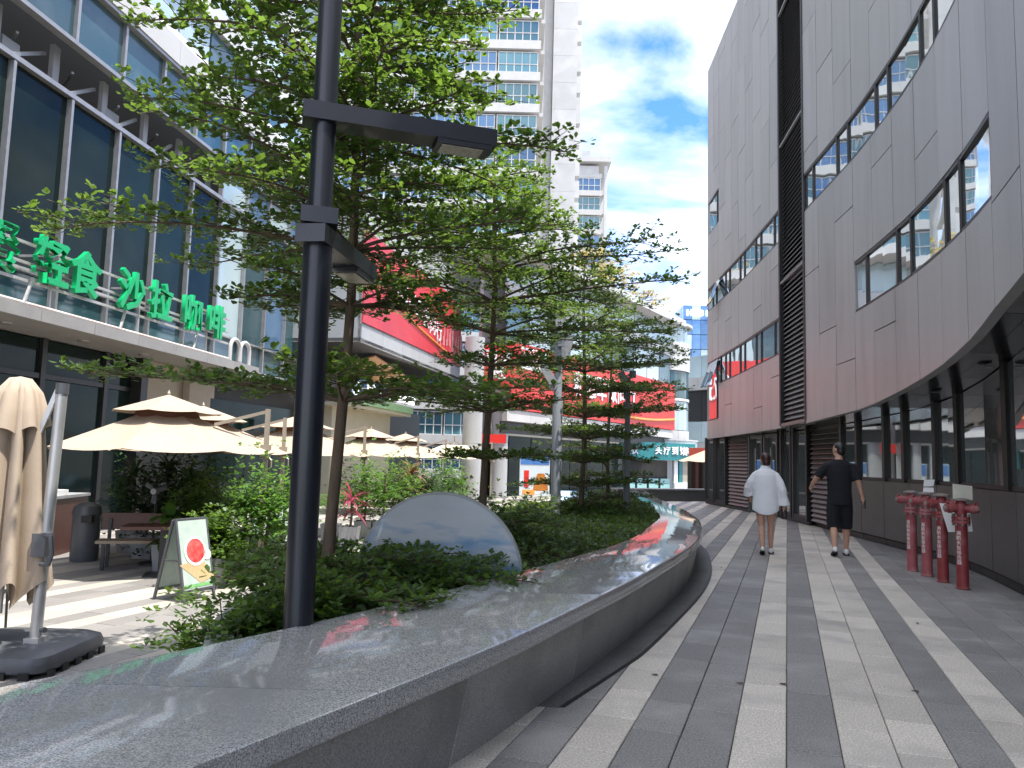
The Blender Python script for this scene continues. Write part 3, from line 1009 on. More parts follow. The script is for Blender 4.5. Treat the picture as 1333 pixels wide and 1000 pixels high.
for k, ch in enumerate('一起和冠军做同行'):
    text_obj('letter', ch, .95, .01, M_wht, bn, LB.pt(2.2 + k * .98, 8.25 - k * .14, .07), (LB.n.x, LB.n.y), bold=.012)
random.seed(3)
for k in range(26):
    tt_ = Lb - 4.6 + k * .17
    MB().bar(LB.pt(tt_, 6.5 + random.random() * .5, .062), LB.pt(tt_, 7.1 + random.random() * 1.0, .062), .05, .01).build('white_streak', M_wht if k % 3 else M_redv, bn)
# recessed shops below the block
LS = Line(LB.pt(-1.0, 0, -2.6)[:2], LB.pt(Lb, 0, -2.6)[:2])
sp = lambda *a_: lpart(*a_, par=bb, line=LS)
sp('dark_wall', M_dark, -6, 5.6, -.5, 5.45, -.3, .2)
sp('cream_wall', M_cream, 3.3, 9.6, -.5, 3.4, .6, .4)
sp('dark_wall', M_frame, 9.65, 14.2, -.5, 3.6, .5, .4)
sp('shop_pane', M_lglass, -5.5, 3.2, -.4, 3.0, -.1, .1)
for k in range(4):
    sp('hung_panel', M_wht if k % 2 else M_fascia, -3.0 + k * 1.4, -2.0 + k * 1.4, 3.5, 3.9, .4, .05)
# orange-brown slanting underside flap
MB().slab([LS.pt(4.2, 5.4, 1.9), LS.pt(11.5, 4.6, 1.9), LS.pt(11.5, 4.5, .4), LS.pt(4.2, 5.0, .4)], (0, 0, -.06)).build('soffit_flap', mat('tan_board', (.50, .27, .13), (.42, .22, .1), 3, .6), bb)
# green-edged shop sign
ss = thing('shop_sign', 'green-edged canopy sign with white lit letters over the cream shop wall', 'sign')
lpart('canopy_edge', M_greenl, 2.6, 10.2, 3.42, 3.72, 1.5, .25, ss, LS)
lpart('canopy_slab', M_cream, 2.6, 10.2, 3.28, 3.41, 1.4, 1.9, ss, LS)
lpart('corner_block', mat('bright_green', (.05, .55, .06), None, 3, .5), 2.3, 2.9, 3.45, 3.78, 1.55, .3, ss, LS)
text_obj('letters', 'Salemu', .62, .03, M_whtglow, ss, LS.pt(5.6, 4.05, 1.45), (LS.n.x, LS.n.y), bold=.02)
text_obj('letters', '大蔬夭心·蔬果·汁', .48, .03, M_whtglow, ss, LS.pt(8.7, 4.05, 1.45), (LS.n.x, LS.n.y), bold=.015)
MB().tube([LS.pt(3.5, 4.05, 1.45) + Vector((0, 0, 0)) + LS.d * (.24 * math.cos(a_)) + Vector((0, 0, .28 * math.sin(a_))) for a_ in np.linspace(0, 2 * math.pi, 17)], .04, 6, cap=False).build('ring_mark', M_whtglow, ss)
MB().slab([LS.pt(-.2, 2.2, 1.2), LS.pt(.9, 2.2, 1.2), LS.pt(.9, 2.62, 1.2), LS.pt(-.2, 2.62, 1.2)], LS.n * -.12).build('green_sign_board', mat('green_board', (.07, .50, .04), None, 3, .5), label='small bright green hanging shop board behind the parasols', cat='sign')

# round columns and the vertical red sign
for px, Yc, r_, zt, lab in ((614, 36.0, .46, 7.6, 'tall light grey round column beside the slanting red banner'), (650, 38.5, .42, 6.2, 'light grey round column under the vertical red sign')):
    c = at(px, 590, Yc)
    cl = thing('round_column', lab, 'column', (c.x, c.y, PLZ))
    for z0, z1 in ((0, 2.6), (2.61, 5.2), (5.21, zt)):
        MB().lathe([(r_, z0), (r_, z1)], n=24).build('drum', M_lgrey, cl, smooth=True)
    MB().lathe([(r_ + .04, zt - .9), (r_ + .04, zt - .82)], n=24).build('collar_ring', M_alu, cl, smooth=True)
vs = thing('vertical_red_sign', 'rounded red sign with white characters hanging between round columns', 'sign')
c = at(648, 478, 37.0)
mbv = MB()
w_, h_ = .74, 1.05
pl = [(w_ * sx_ - sx_ * .25 + .25 * math.cos(a_), h_ * sy_ - sy_ * .25 + .25 * math.sin(a_)) for sx_, sy_, a0 in ((1, 1, 0), (-1, 1, 90), (-1, -1, 180), (1, -1, 270)) for a_ in [R(a0 + 22.5 * j) for j in range(5)]]
fx = Vector((.97, .24, 0))
nn_ = Vector((.24, -.97, 0))
n = len(pl)
mbv.add([c + fx * a_ + Vector((0, 0, b_)) for a_, b_ in pl] + [c + fx * a_ + Vector((0, 0, b_)) + nn_ * .2 for a_, b_ in pl], [tuple(range(n)), tuple(range(2 * n - 1, n - 1, -1))] + [(j, (j + 1) % n, n + (j + 1) % n, n + j) for j in range(n)])
mbv.build('sign_box', M_red, vs)
text_obj('letters', '百达\n途', .72, .02, M_wht, vs, c + nn_ * .22 + Vector((0, 0, .05)), nn_[:2], bold=.015)
rs = thing('red_shop_board', 'small plain red board above a pale doorway behind the trees', 'sign')
c = at(639, 571, 37)
MB().box(c, (1.45, .2, .42), R(10)).build('board', M_redv, rs)

# ------------------------------------------------------------------ far block with the long red banner and glass corner
LC = Line((-.3, 37.6), (12.1, 57.4))
LcN = 23.3
fb = thing('curved_end_mall', 'pale shop block with long red banner and rounded glass end', 'building')
fpn = lambda *a_: lpart(*a_, par=fb, line=LC)
t = 0
while t < LcN - .5:
    e_ = min(t + 2.3, LcN)
    fpn('spandrel_panel', M_white, t, e_ - .02, 3.3, 3.85, .12, .3)
    fpn('glass_pane', random.choice([M_pale, M_teal]), t + .05, e_ - .05, 7.3, 9.4, -.1, .05)
    fpn('spandrel_panel', M_white, t, e_ - .02, 9.42, 10.2, 0, .2)
    fpn('glass_pane', M_pale, t + .05, e_ - .05, 10.25, 11.6, -.1, .05)
    fpn('dark_recess', M_black, t, e_, 2.7, 3.28, -.2, .1)
    fpn('shop_pane', M_lglass, t + .05, e_ - .05, -.5, 2.65, -1.2, .05)
    t += 2.3
fpn('backing_wall', M_lgrey, 0, LcN, -.5, 11.7, -1.5, .2)
fpn('eave', M_white, -1, LcN, 11.65, 12.1, 1.0, 3)
fpn('roof', M_lgrey, -1, LcN + 3, 11.75, 11.95, -2.0, 9)
lbn = thing('long_red_banner', 'long bright red banner along the far shop block behind the trees', 'banner')
lpart('cloth', M_redv, .2, LcN - .1, 3.9, 7.25, .2, .1, lbn, LC)
lpart('white_notice', M_wht, 1.0, 3.9, 6.0, 7.1, .24, .03, lbn, LC)
text_obj('letters', '口出', .9, .01, M_redv, lbn, LC.pt(1.9, 6.55, .26), LC.n[:2], bold=.02)
text_obj('letters', '和冠军做同行', 1.5, .02, M_wht, lbn, LC.pt(11.2, 5.7, .24), LC.n[:2], bold=.02)
arc = [LC.pt(9 + 14 * f, 4.7 - .35 * math.sin(f * 3.1), .24) for f in np.linspace(0, 1, 14)]
MB().tube(arc, .09, 6).build('orange_line', M_orange, lbn)
# rounded glass end
cc = Vector((10.9, 60.1, 0))
RR = 2.9


def arcring(mb, r0, z0, z1, a0, a1, n=3, th=.08):
    rg = []
    for a_ in np.linspace(a0, a1, n):
        u_ = Vector((math.cos(a_), math.sin(a_), 0))
        rg.append([cc + u_ * r0 + Vector((0, 0, z0)), cc + u_ * r0 + Vector((0, 0, z1)), cc + u_ * (r0 - th) + Vector((0, 0, z1)), cc + u_ * (r0 - th) + Vector((0, 0, z0))])
    return mb.rings(rg)


for k in range(12):
    a0 = R(-100 + k * 15)
    a1 = a0 + R(14.6)
    for z0, z1, m_, r_ in ((3.2, 3.9, M_white, RR + .05), (3.95, 6.1, M_pale, RR), (6.15, 6.35, M_white, RR + .06), (6.4, 8.4, M_teal, RR), (8.45, 10.6, M_white, RR + .1), (10.65, 11.9, M_pale, RR - .1)):
        arcring(MB(), r_, z0, z1, a0, a1).build('curved_pane' if m_ is not M_white else 'curved_panel', m_, fb)
    if k < 9:
        arcring(MB(), RR + .7, 2.2, 3.1, a0, a1).build('balcony_pane', M_pale, fb)
        arcring(MB(), RR + .75, 3.12, 3.22, a0, a1).build('balcony_rail', M_white, fb)
        arcring(MB(), RR + .75, 1.95, 2.18, a0, a1, th=.9).build('balcony_edge', M_white, fb)
MB().lathe([(RR - .2, -.5), (RR - .2, 11.9)], cc, 24).build('inner_wall', M_lgrey, fb)
MB().lathe([(0, 12.3), (RR + .3, 12.1), (RR + .3, 11.92), (0, 11.92)], cc, 30, cap=False).build('round_roof', M_white, fb)
# teal shop fascia
tsn = thing('teal_shop_front', 'teal fascia with white characters over a pale shopfront under the glass corner', 'shopfront')
LT = Line(at(808, 600, 52)[:2], at(905, 600, 55)[:2])
tl = (at(905, 600, 55) - at(808, 600, 52)).length
tpn = lambda *a_: lpart(*a_, par=tsn, line=LT)
tpn('fascia', M_tealsign, 0, tl, 1.65, 2.85, 0, .2)
text_obj('letters', '头疗到馆', .62, .03, M_wht, tsn, LT.pt(tl * .655, 2.28, .04), LT.n[:2], bold=.012, space=1.35)
text_obj('letters', '养生', .62, .03, M_wht, tsn, LT.pt(tl * .905, 2.25, .04), LT.n[:2], bold=.012)
text_obj('letters', '衣', .62, .03, M_wht, tsn, LT.pt(tl * .17, 2.25, .04), LT.n[:2], bold=.012)
for k in range(4):
    f0 = .12 + k * .155
    tpn('awning_board', M_tealpale, tl * f0, tl * (f0 + .125), -.45, .35, -.5, .1)
    tpn('shop_pane', M_dark, tl * (f0 - .02), tl * (f0 + .14), -.5, 1.6, -.9, .1)
for f0, m_ in ((.745, M_wht), (.815, M_tealsign), (.86, M_beige)):
    tpn('pillar', m_, tl * f0, tl * (f0 + .05 + (.03 if m_ is M_beige else 0)), -.5, 1.64, -.3, .25)
tpn('white_base', M_wht, tl * .74, tl * 1.0, -.5, .1, -.2, .2)

# shop posters and small colourful stands seen between the tree stems
M_pblue = mat('poster_blue', (.05, .16, .42), (.08, .22, .5), 3, .4)
M_porange = mat('poster_orange', (.80, .36, .08), (.7, .25, .05), 6, .4)


def poster(label, px, py, Y, w, h):
    c_ = at(px, py, Y)
    t_ = thing('shop_poster', label, 'poster', c_, R(20))
    MB().box((0, 0, 0), (w, .05, h)).build('sheet', M_mintp, t_)
    MB().box((0, -.03, h * .36), (w * .96, .02, h * .24)).build('printed_band', M_pblue, t_)
    MB().rings([[Vector((w * .2 + r_ * math.cos(a_), -.03, z_ + .12 * r_ * math.sin(a_))) for a_ in [2 * math.pi * j / 12 for j in range(12)]] for r_, z_ in ((w * .26, -h * .36), (w * .22, -h * .2), (w * .12, h * .02))]).build('printed_lamp', M_porange, t_)
    MB().box((-w * .28, -.03, -h * .1), (w * .16, .02, h * .4)).build('printed_column', M_redv, t_)
    MB().box((-w * .2, -.03, -h * .42), (w * .4, .02, h * .12)).build('printed_spot', M_porange, t_)
    return t_


M_mintp = mat('poster_pale', (.60, .66, .68), (.5, .58, .62), 3, .4)
poster('tall shop poster with an orange lamp and blue band', 696, 618, 37.2, 1.55, 2.0)
for px, lab in ((737, 'pale blue slanted stand on the plaza behind the grey pole'), (772, 'small blue slanted stand on the plaza behind the trees')):
    c = at(px, 641, 30)
    t_ = thing('blue_stand', lab, 'stand', (c.x, c.y, PLZ), R(10))
    MB().slab([(-.5, -.25, .35), (.5, -.25, .35), (.5, .25, .75), (-.5, .25, .75)], (0, .02, -.05)).build('board', mat('sky_blue', (.25, .5, .75), (.5, .65, .8), 4, .5), t_)
    for sx in (-.45, .45):
        MB().box((sx, .2, .34), (.05, .05, .68)).build('leg', M_alu, t_)
        MB().box((sx, -.2, .16), (.05, .05, .32)).build('leg', M_alu, t_)

# ------------------------------------------------------------------ towers
def tower(name, label, x0, x1, Yf, depth, ztop, zbot, fl, bays, pane_cols, group=None, core=None):
    tw = thing(name, label, 'building', (0, 0, 0))
    w = x1 - x0
    nf = int((ztop - zbot) / fl)
    MB().box(((x0 + x1) / 2, Yf + .6 + depth / 2, (ztop + zbot) / 2), (w - .6, depth - .2, ztop - zbot)).build('wall', M_white, tw)
    bw = w / bays
    pm = MB().box((0, 0, 0), (bw * .94, .06, fl * .66)).mesh('window')
    fr = MB()
    for c in range(pane_cols + 1):
        fr.box((-bw * .47 + bw * .94 * c / pane_cols, -.06, 0), (.09, .1, fl * .66))
    for z_ in (-fl * .33, -fl * .05, fl * .33):
        fr.box((0, -.065, z_), (bw * .94, .09, .09))
    fm = fr.mesh('window_frame')
    bm_ = MB().box((0, 0, 0), (w + .3, 1.1, fl * .27)).mesh('floor_band')
    gms = [mat(name + '_glass%d' % q, *c_, .3, .06, spec=.8, metal=.35, var=.3) for q, c_ in enumerate((((.08, .17, .29), (.06, .13, .24)), ((.11, .24, .28), (.07, .18, .22))))]
    pms = [pm, pm.copy()]
    for q in (0, 1):
        pms[q].materials.append(gms[q])
    for k in range(nf):
        z = zbot + k * fl
        obj('floor_band', bm_, M_whiteb, tw, loc=((x0 + x1) / 2, Yf + .35, z + fl * .13))
        for b in range(bays):
            wn = obj('window', random.choice(pms), None, tw, loc=(x0 + bw * (b + .5), Yf + .2, z + fl * .6))
            f_ = obj('window_frame', fm, M_white, wn)
        # side face: slanting balcony slabs and windows
        if k < nf:
            MB().box((x1 + .1, Yf + depth / 2 + .7, z + fl * .1), (.9, depth - .6, fl * .12)).build('side_slab', M_whiteb, tw)
            for j in range(2):
                MB().box((x1 + .02 - .3, Yf + depth * (.3 + .4 * j) + .5, z + fl * .6), (.12, depth * .22, fl * .6)).build('side_window', gms[k % 2], tw)
    MB().box(((x0 + x1) / 2, Yf + .5 + depth / 2, zbot + nf * fl + .3), (w + .4, depth + .4, .7)).build('roof', M_whiteb, tw)
    return tw


tw1 = tower('white_tower', 'tall white apartment tower with blue glass bays and stair core', -30, 1.75, 70, 12, 62, -.5, 3.15, 8, 5)
for k in range(20):
    MB().box((5.0, 84.5, 1.1 + k * 3.15), (2.7, 4.2, 3.13)).build('stair_core_block', M_white, tw1)
    MB().box((6.75, 87.5, 1.1 + k * 3.15), (.75, 3.2, 3.13) if k % 2 else (.75, 3.2, 2.0)).build('stair_core_block', M_white, tw1)
MB().box((2.9, 84.5, 30), (1.4, 3, 62)).build('link_wall', M_whiteb, tw1)
tw2 = tower('far_white_tower', 'smaller distant white tower with a box on its roof', 9.6, 13.6, 121, 9, 49.6, -.5, 3.2, 1, 4)
MB().box((11.3, 124, 51.5), (1.3, 2, 2.4)).build('roof_box', M_lgrey, tw2)
MB().box((14.4, 127, 24), (.9, .9, 51)).build('corner_post', M_white, tw2)
MB().box((14.4, 121.6, 24), (.5, .5, 51)).build('corner_post', M_white, tw2)
MB().box((12.2, 126, 50.4), (6.0, 10.5, .8)).build('parapet', M_whiteb, tw2)
# blue glass office tower far off
bt = thing('blue_glass_tower', 'distant blue glass office tower with lettering at its top', 'building')
c = at(905, 604, 190)
for k in range(11):
    for b in range(4):
        MB().box((c.x - 2.4 + b * 2.2, 190, 2 + k * 3.7), (2.12, 3, 3.55)).build('glass_pane', random.choice([M_blueg, M_blueg, M_pale]), bt)
MB().box((c.x + 1, 195, 20), (9, 8, 41.4)).build('core', M_blueg, bt)
text_obj('letters', 'HNG D', 1.9, .1, M_whtglow, bt, (c.x + .4, 188.2, 38.8), (0, -1), bold=.05)  # pale unlit letters, given a glow of their own by the material
# pale terrace building to the right of the glass corner
tb = thing('terrace_building', 'pale terraced building with glass balustrades behind the walkway end', 'building')
c0, c1 = at(893, 604, 66), at(960, 604, 62)
for z0, z1, m_ in ((-.5, 2.2, M_lgrey), (2.25, 3.2, M_white), (3.25, 5.0, M_pale), (5.05, 7.6, M_black), (7.65, 8.7, M_white), (8.75, 10.6, M_pale)):
    for k in range(3):
        p, q = c0.lerp(c1, k / 3), c0.lerp(c1, (k + .985) / 3)
        MB().bar((p.x, p.y, (z0 + z1) / 2), (q.x, q.y, (z0 + z1) / 2), .3 if m_ is not M_white else 1.2, z1 - z0).build('band_panel', m_, tb)
MB().prism([(c0.x, c0.y + 1), (c1.x, c1.y + 1), (c1.x, c1.y + 8), (c0.x, c0.y + 8)], -.5, 10.7).build('wall', M_lgrey, tb)
# red framed shopfront in the gap
rf = thing('red_shopfront', 'narrow red and dark shopfront beyond the dark corner glass', 'shopfront')
p, q = at(898, 604, 44), at(935, 604, 43)
MB().bar((p.x, p.y, 2.1), (q.x, q.y, 2.1), .3, .5).build('fascia', mat('salmon_red', (.62, .12, .08), None, 2, .5), rf)
for k in range(4):
    e_ = p.lerp(q, k / 4)
    MB().box((e_.x, e_.y, .65), (.16, .2, 2.3)).build('post', M_wood if k % 2 else M_dark, rf)
MB().bar((p.x, p.y + .5, .6), (q.x, q.y + .5, .6), .1, 2.2).build('dark_wall', M_dark, rf)

# ------------------------------------------------------------------ parasols
def canopy_panel(r0, z0, r1, z1, sag, n=8, scal=.0):
    mb = MB()
    NU, NV = 6, 6
    a = math.pi / n
    vs = []
    for u in range(NU + 1):
        f = u / NU
        r = r0 + (r1 - r0) * f
        z = z0 + (z1 - z0) * f
        for v in range(NV + 1):
            q = v / NV * 2 - 1
            x = r * math.cos(a)
            y = r * math.sin(a) * q
            rr = r * (1 - (1 - abs(q)) * 0)
            k = 1 - (1 - math.cos(a)) * 0
            px = r * math.cos(a) + 0 * rr * k
            zz = z - sag * (1 - q * q) * math.sin(math.pi * min(1, f * .62)) + (r / r1) * 0
            vs.append((px, y, zz))
    fs = [(u * (NV + 1) + v, u * (NV + 1) + v + 1, (u + 1) * (NV + 1) + v + 1, (u + 1) * (NV + 1) + v) for u in range(NU) for v in range(NV)]
    return mb.add(vs, fs)


PNL = canopy_panel(.5, 2.47, 1.78, 1.93, .05).mesh('canopy_panel')
VNT = canopy_panel(.02, 2.83, .88, 2.54, .02).mesh('vent_panel')
for me in (PNL, VNT):
    me.polygons.foreach_set('use_smooth', [True] * len(me.polygons))


def parasol(label, loc, rz, group=None, m=M_canvas, vent=True):
    t_ = thing('cantilever_parasol', label, 'parasol', loc, rz, group)
    cx = Vector((-1.62, 0, 0))
    cn = MB().lathe([(.03, 1.98), (.03, 2.86), (.0, 2.92)], cx, 8).build('hub', M_upole, t_)
    for k in range(8):
        o = obj('canopy_panel', PNL if m is M_canvas else PNL.copy(), m, t_, loc=cx, rz=R(22.5 + 45 * k))
        if m is not M_canvas:
            o.data.materials[0] = m
        if vent:
            obj('vent_panel', VNT, M_canvas, t_, loc=cx, rz=R(22.5 + 45 * k))
        a_ = R(45 * k)
        u_ = Vector((math.cos(a_), math.sin(a_), 0))
        MB().bar(cx + u_ * .1 + Vector((0, 0, 2.6)), cx + u_ * 1.76 + Vector((0, 0, 1.925)), .025, .02).build('rib', M_upole, t_)
    if vent:
        MB().lathe([(.52, 2.44), (.44, 2.62)], cx, 24, cap=False).build('dark_collar', M_canvasb, t_)
    MB().box((0, 0, 1.35), (.07, .09, 2.6)).build('pole', M_upole, t_)
    MB().bar((.03, 0, 2.62), (-.82, -.14, 2.36), .06, .05).build('arm', M_upole, t_)
    MB().bar((0, 0, 1.95), (-.85, -.1, 2.28), .06, .05).build('lower_arm', M_canvas, t_)
    h_ = MB().box((.0, -.02, 1.93), (.15, .14, .24)).build('crank_box', M_upole, t_)
    MB().tube([(.06, -.09, 1.85), (.12, -.12, 1.8), (.12, -.12, 1.68)], .016, 6).build('crank_handle', M_upole, h_)
    mb = MB()
    mb.box((0, 0, .04), (.9, .12, .08)).box((0, 0, .041), (.12, .9, .08))
    mb.build('foot_cross', M_plast, t_)
    return t_


def pl(px, Y, z=PLZ):
    p_ = at(px, 590, Y)
    return (p_.x, p_.y, z)


parasol('beige two-tier parasol over the dark wood bench and table', pl(346, 12.9), R(6))
parasol('beige two-tier parasol above the pink-leaved plants', pl(474, 19.0), R(14))
parasol('beige two-tier parasol in front of the cream shop wall', pl(544, 26.5), R(12))
parasol('beige two-tier parasol beside the light grey round column', pl(580, 31.0), R(10))
parasol('cream yellow single-tier parasol by the round column', pl(640, 33.5), R(0), m=M_canvasy, vent=False)
parasol('beige parasol open over the far shopfront past the dark planter', (10.9, 36.5, -.35), R(-60), vent=False)
c = pl(305, 15.6)
parasol('beige two-tier parasol half hidden behind the bench parasol', (c[0] + .9, c[1] + .3, PLZ), R(10))

# folded parasol on a heavy base
cu_ = thing('folded_parasol', 'folded beige cantilever parasol with silver pole on a dark weighted base', 'parasol', (-4.13, 6.95, PLZ))
mb = MB()
def rrect(w, d, r, z, n=5):
    return [Vector((sx * (w - r) + r * math.cos(R(a0 + 90 * j / (n - 1))), sy * (d - r) + r * math.sin(R(a0 + 90 * j / (n - 1))), z)) for sx, sy, a0 in ((1, 1, 0), (-1, 1, 90), (-1, -1, 180), (1, -1, 270)) for j in range(n)]
cb = Vector((-.22, .12, 0))
mb.rings([[v + cb for v in rrect(w, w, .16, z)] for w, z in ((.49, .02), (.54, .05), (.55, .12), (.53, .17), (.47, .20), (.2, .215))])
base_ = mb.build('base', M_plast, cu_, smooth=True)
for k in range(5):
    for sx, sy, dx, dy in ((0, -1, 1, 0), (1, 0, 0, 1)):
        p_ = cb + Vector((sx * .545 + dx * (-.4 + k * .2), sy * .545 + dy * (-.4 + k * .2), .03))
        MB().box(p_, (.09 if dx else .02, .09 if dy else .02, .06)).build('foot_slot', M_black, base_)
MB().box((0, 0, .23), (.13, .13, .05)).build('pole_collar', M_spole, cu_)
MB().tube([(0, 0, .2), (.03, .04, 2.45)], .05, 14).build('pole', M_spole, cu_, smooth=True)
MB().tube([(.03, .04, 2.4), (.03, .04, 2.5)], .056, 14).build('top_cap', M_plast, cu_, smooth=True)
MB().bar((.0, .03, 2.44), (-.16, -.02, 1.9), .05, .04).build('arm', M_spole, cu_)
hb = MB().box((.02, -.04, 1.06), (.12, .14, .2)).build('crank_box', M_plast, cu_)
MB().tube([(.06, -.1, 1.15), (.14, -.13, 1.14), (.16, -.13, 1.0), (.13, -.12, .9), (.05, -.1, .9)], .022, 8).build('crank_handle', M_plast, hb, smooth=True)
MB().tube([(.045, .0, .32), (.09, -.02, .32)], .025, 8).build('clamp_knob', M_plast, cu_)


def folded(prof, n, lobes, amp, ph, ctr, hem=0.0, seed=1):
    rnd = random.Random(seed)
    lob = [rnd.uniform(.6, 1.3) for _ in range(lobes)]
    rg = []
    for (r, z, k) in prof:
        ring = []
        for j in range(n):
            a_ = 2 * math.pi * j / n
            li = (a_ / (2 * math.pi) * lobes)
            s_ = math.cos((li - int(li) - .5) * math.pi)
            w = lob[int(li) % lobes]
            rr = r * (1 - amp * k * (1 - s_) * w * 1.1)
            ring.append(Vector((ctr[0] + rr * math.cos(a_ + ph), ctr[1] + rr * math.sin(a_ + ph), z - hem * k * (1 - s_) * w + (hem * .8 * k * (w - 1)))))
        rg.append(ring)
    return MB().rings(rg, cap=False)


fcx = (-.33, .0)
cn = folded([(.02, 2.53, 0), (.08, 2.52, .1), (.17, 2.42, .35), (.22, 2.2, .55), (.25, 1.9, .65), (.29, 1.5, .7), (.34, 1.05, .75), (.40, .72, .85)], 96, 8, .62, .3, fcx, hem=.26, seed=4).build('folded_canopy', M_canvas, cu_, smooth='all', fix=False)
folded([(.02, 2.545, 0), (.09, 2.53, .1), (.19, 2.40, .35), (.25, 2.22, .6), (.28, 2.1, .7)], 96, 7, .5, .8, fcx, hem=.12, seed=9).build('vent_flap', M_canvas, cu_, smooth='all', fix=False)
MB().tube([(fcx[0], fcx[1], .45), (fcx[0], fcx[1], 2.55)], .02, 8).build('hub_rod', M_spole, cu_)

# ------------------------------------------------------------------ seating, bin, counter, fan, signs
def bench(label, p_, rz, L_=1.5, back=False):
    t_ = thing('bench', label, 'bench', p_, rz)
    for k in range(3):
        MB().box((0, -.14 + k * .14, .44), (L_, .13, .045)).build('seat_slat', M_seat, t_)
    for sx in (-1, 1):
        for sy in (-1, 1):
            MB().box((sx * (L_ / 2 - .12), sy * .17, .21), (.05, .05, .42)).build('leg', M_frame, t_)
    if back:
        MB().box((0, .25, .74), (L_, .05, .26)).build('backrest', M_wood, t_)
        for sx in (-1, 1):
            MB().box((sx * (L_ / 2 - .12), .21, .6), (.05, .04, .36)).build('back_post', M_frame, t_)
    return t_


bench('slatted bench with dark red backrest under the parasol', (-5.75, 12.75, PLZ), R(16), 1.7, True)
bench('backless slatted bench right of the dark wood table', (-4.55, 11.75, PLZ), R(16), 1.0)
tbl = thing('table', 'dark wood table on one thick leg between two benches', 'table', (-5.3, 12.05, PLZ), R(16))
for k in range(4):
    MB().box((0, -.24 + k * .16, .74), (1.15, .15, .05)).build('top_board', M_wood, tbl)
MB().box((0, 0, .36), (.09, .3, .7)).build('leg', M_frame, tbl)
MB().box((0, 0, .015), (.5, .4, .03)).build('foot_plate', M_frame, tbl)
bn_ = thing('litter_bin', 'round dark grey litter bin with domed lid beside the bench', 'bin', (-7.25, 13.4, PLZ))
MB().lathe([(.21, 0), (.22, .04), (.22, .78)], n=24).build('body', M_bin, bn_, smooth=True)
MB().lathe([(.235, .78), (.235, .83), (.2, .93), (.1, .985), (0, 1.0)], n=24, cap=False).build('lid', M_bin, bn_, smooth=True)
MB().box((.12, -.2, .72), (.18, .08, .12)).build('flap', M_black, bn_)
ct = thing('serving_counter', 'dark serving counter by the shop glass with a pale worktop', 'counter', (-8.35, 14.2, PLZ), R(-83))
MB().box((0, 0, .5), (1.6, .6, 1.0)).build('cabinet', M_wood, ct)
MB().box((0, 0, 1.03), (1.7, .66, .05)).build('worktop', M_planter, ct)
MB().slab([(-8.45, 13.75, .56), (-8.0, 13.75, .56), (-8.0, 14.1, .56), (-8.45, 14.1, .56)], (0, 0, .1)).build('tray', M_wht, label='white tray lying on the serving counter', cat='tray')
fn = thing('pedestal_fan', 'black pedestal fan with round wire cage among the plants', 'fan', pl(207, 13.2))
MB().lathe([(.2, 0), (.2, .03), (.03, .06), (.022, .1), (.022, 1.1)], n=16).build('stand', M_frame, fn, smooth=True)
mb = MB()
ctrf = Vector((.02, -.08, 1.22))
mb.tube([ctrf + Vector((.24 * math.cos(a_), 0, .24 * math.sin(a_))) for a_ in np.linspace(0, 2 * math.pi, 25)], .008, 5, cap=False)
mb.build('cage_ring', M_frame, fn)
for k in range(14):
    a_ = 2 * math.pi * k / 14
    MB().tube([ctrf + Vector((0, -.06, 0)), ctrf + Vector((.15 * math.cos(a_), -.055, .15 * math.sin(a_))), ctrf + Vector((.24 * math.cos(a_), 0, .24 * math.sin(a_)))], .004, 4).build('cage_wire', M_frame, fn)
for k in range(3):
    a_ = 2 * math.pi * k / 3 + .4
    u_, w_ = Vector((math.cos(a_), 0, math.sin(a_))), Vector((-math.sin(a_), .35, math.cos(a_)))
    MB().slab([ctrf + u_ * .04 - w_ * .03, ctrf + u_ * .2 - w_ * .045, ctrf + u_ * .21 + w_ * .04, ctrf + u_ * .04 + w_ * .03], (0, .006, 0)).build('blade', M_plast, fn)
mo_ = MB().lathe([(0, 0), (.05, 0), (.06, .1), (0, .1)], n=14).build('motor', M_lightg, fn)
mo_.location = ctrf + Vector((0, -.07, 0))
mo_.rotation_euler.x = R(-90)

chr_ = thing('metal_chair', 'thin black metal chair tucked beside the folded parasol', 'chair', (-5.2, 7.75, PLZ), R(20))
for sx in (-1, 1):
    MB().tube([(sx * .2, -.22, 0), (sx * .2, -.2, .4), (sx * .2, -.14, .45), (sx * .2, .2, .45)], .013, 8).build('leg', M_frame, chr_, smooth=True)
    MB().tube([(sx * .2, .26, 0), (sx * .2, .2, .45), (sx * .19, .28, .88)], .013, 8).build('leg', M_frame, chr_, smooth=True)
for k in range(7):
    MB().box((0, -.15 + k * .055, .46), (.4, .035, .012)).build('seat_slat', M_frame, chr_)
for k in range(3):
    MB().box((0, .23 + k * .02, .62 + k * .11), (.38, .012, .05)).build('back_slat', M_frame, chr_)

M_mint = mat('poster_mint', (.50, .58, .52), (.42, .52, .47), 9, .35)
M_ruby = mat('poster_red', (.55, .02, .03), (.72, .16, .14), 14, .35)
M_tan = mat('poster_tan', (.66, .47, .27), (.55, .37, .19), 5, .35, stretch=(14, 1, 1))
M_grn = mat('poster_green', (.15, .42, .14), (.25, .5, .2), 12, .4)


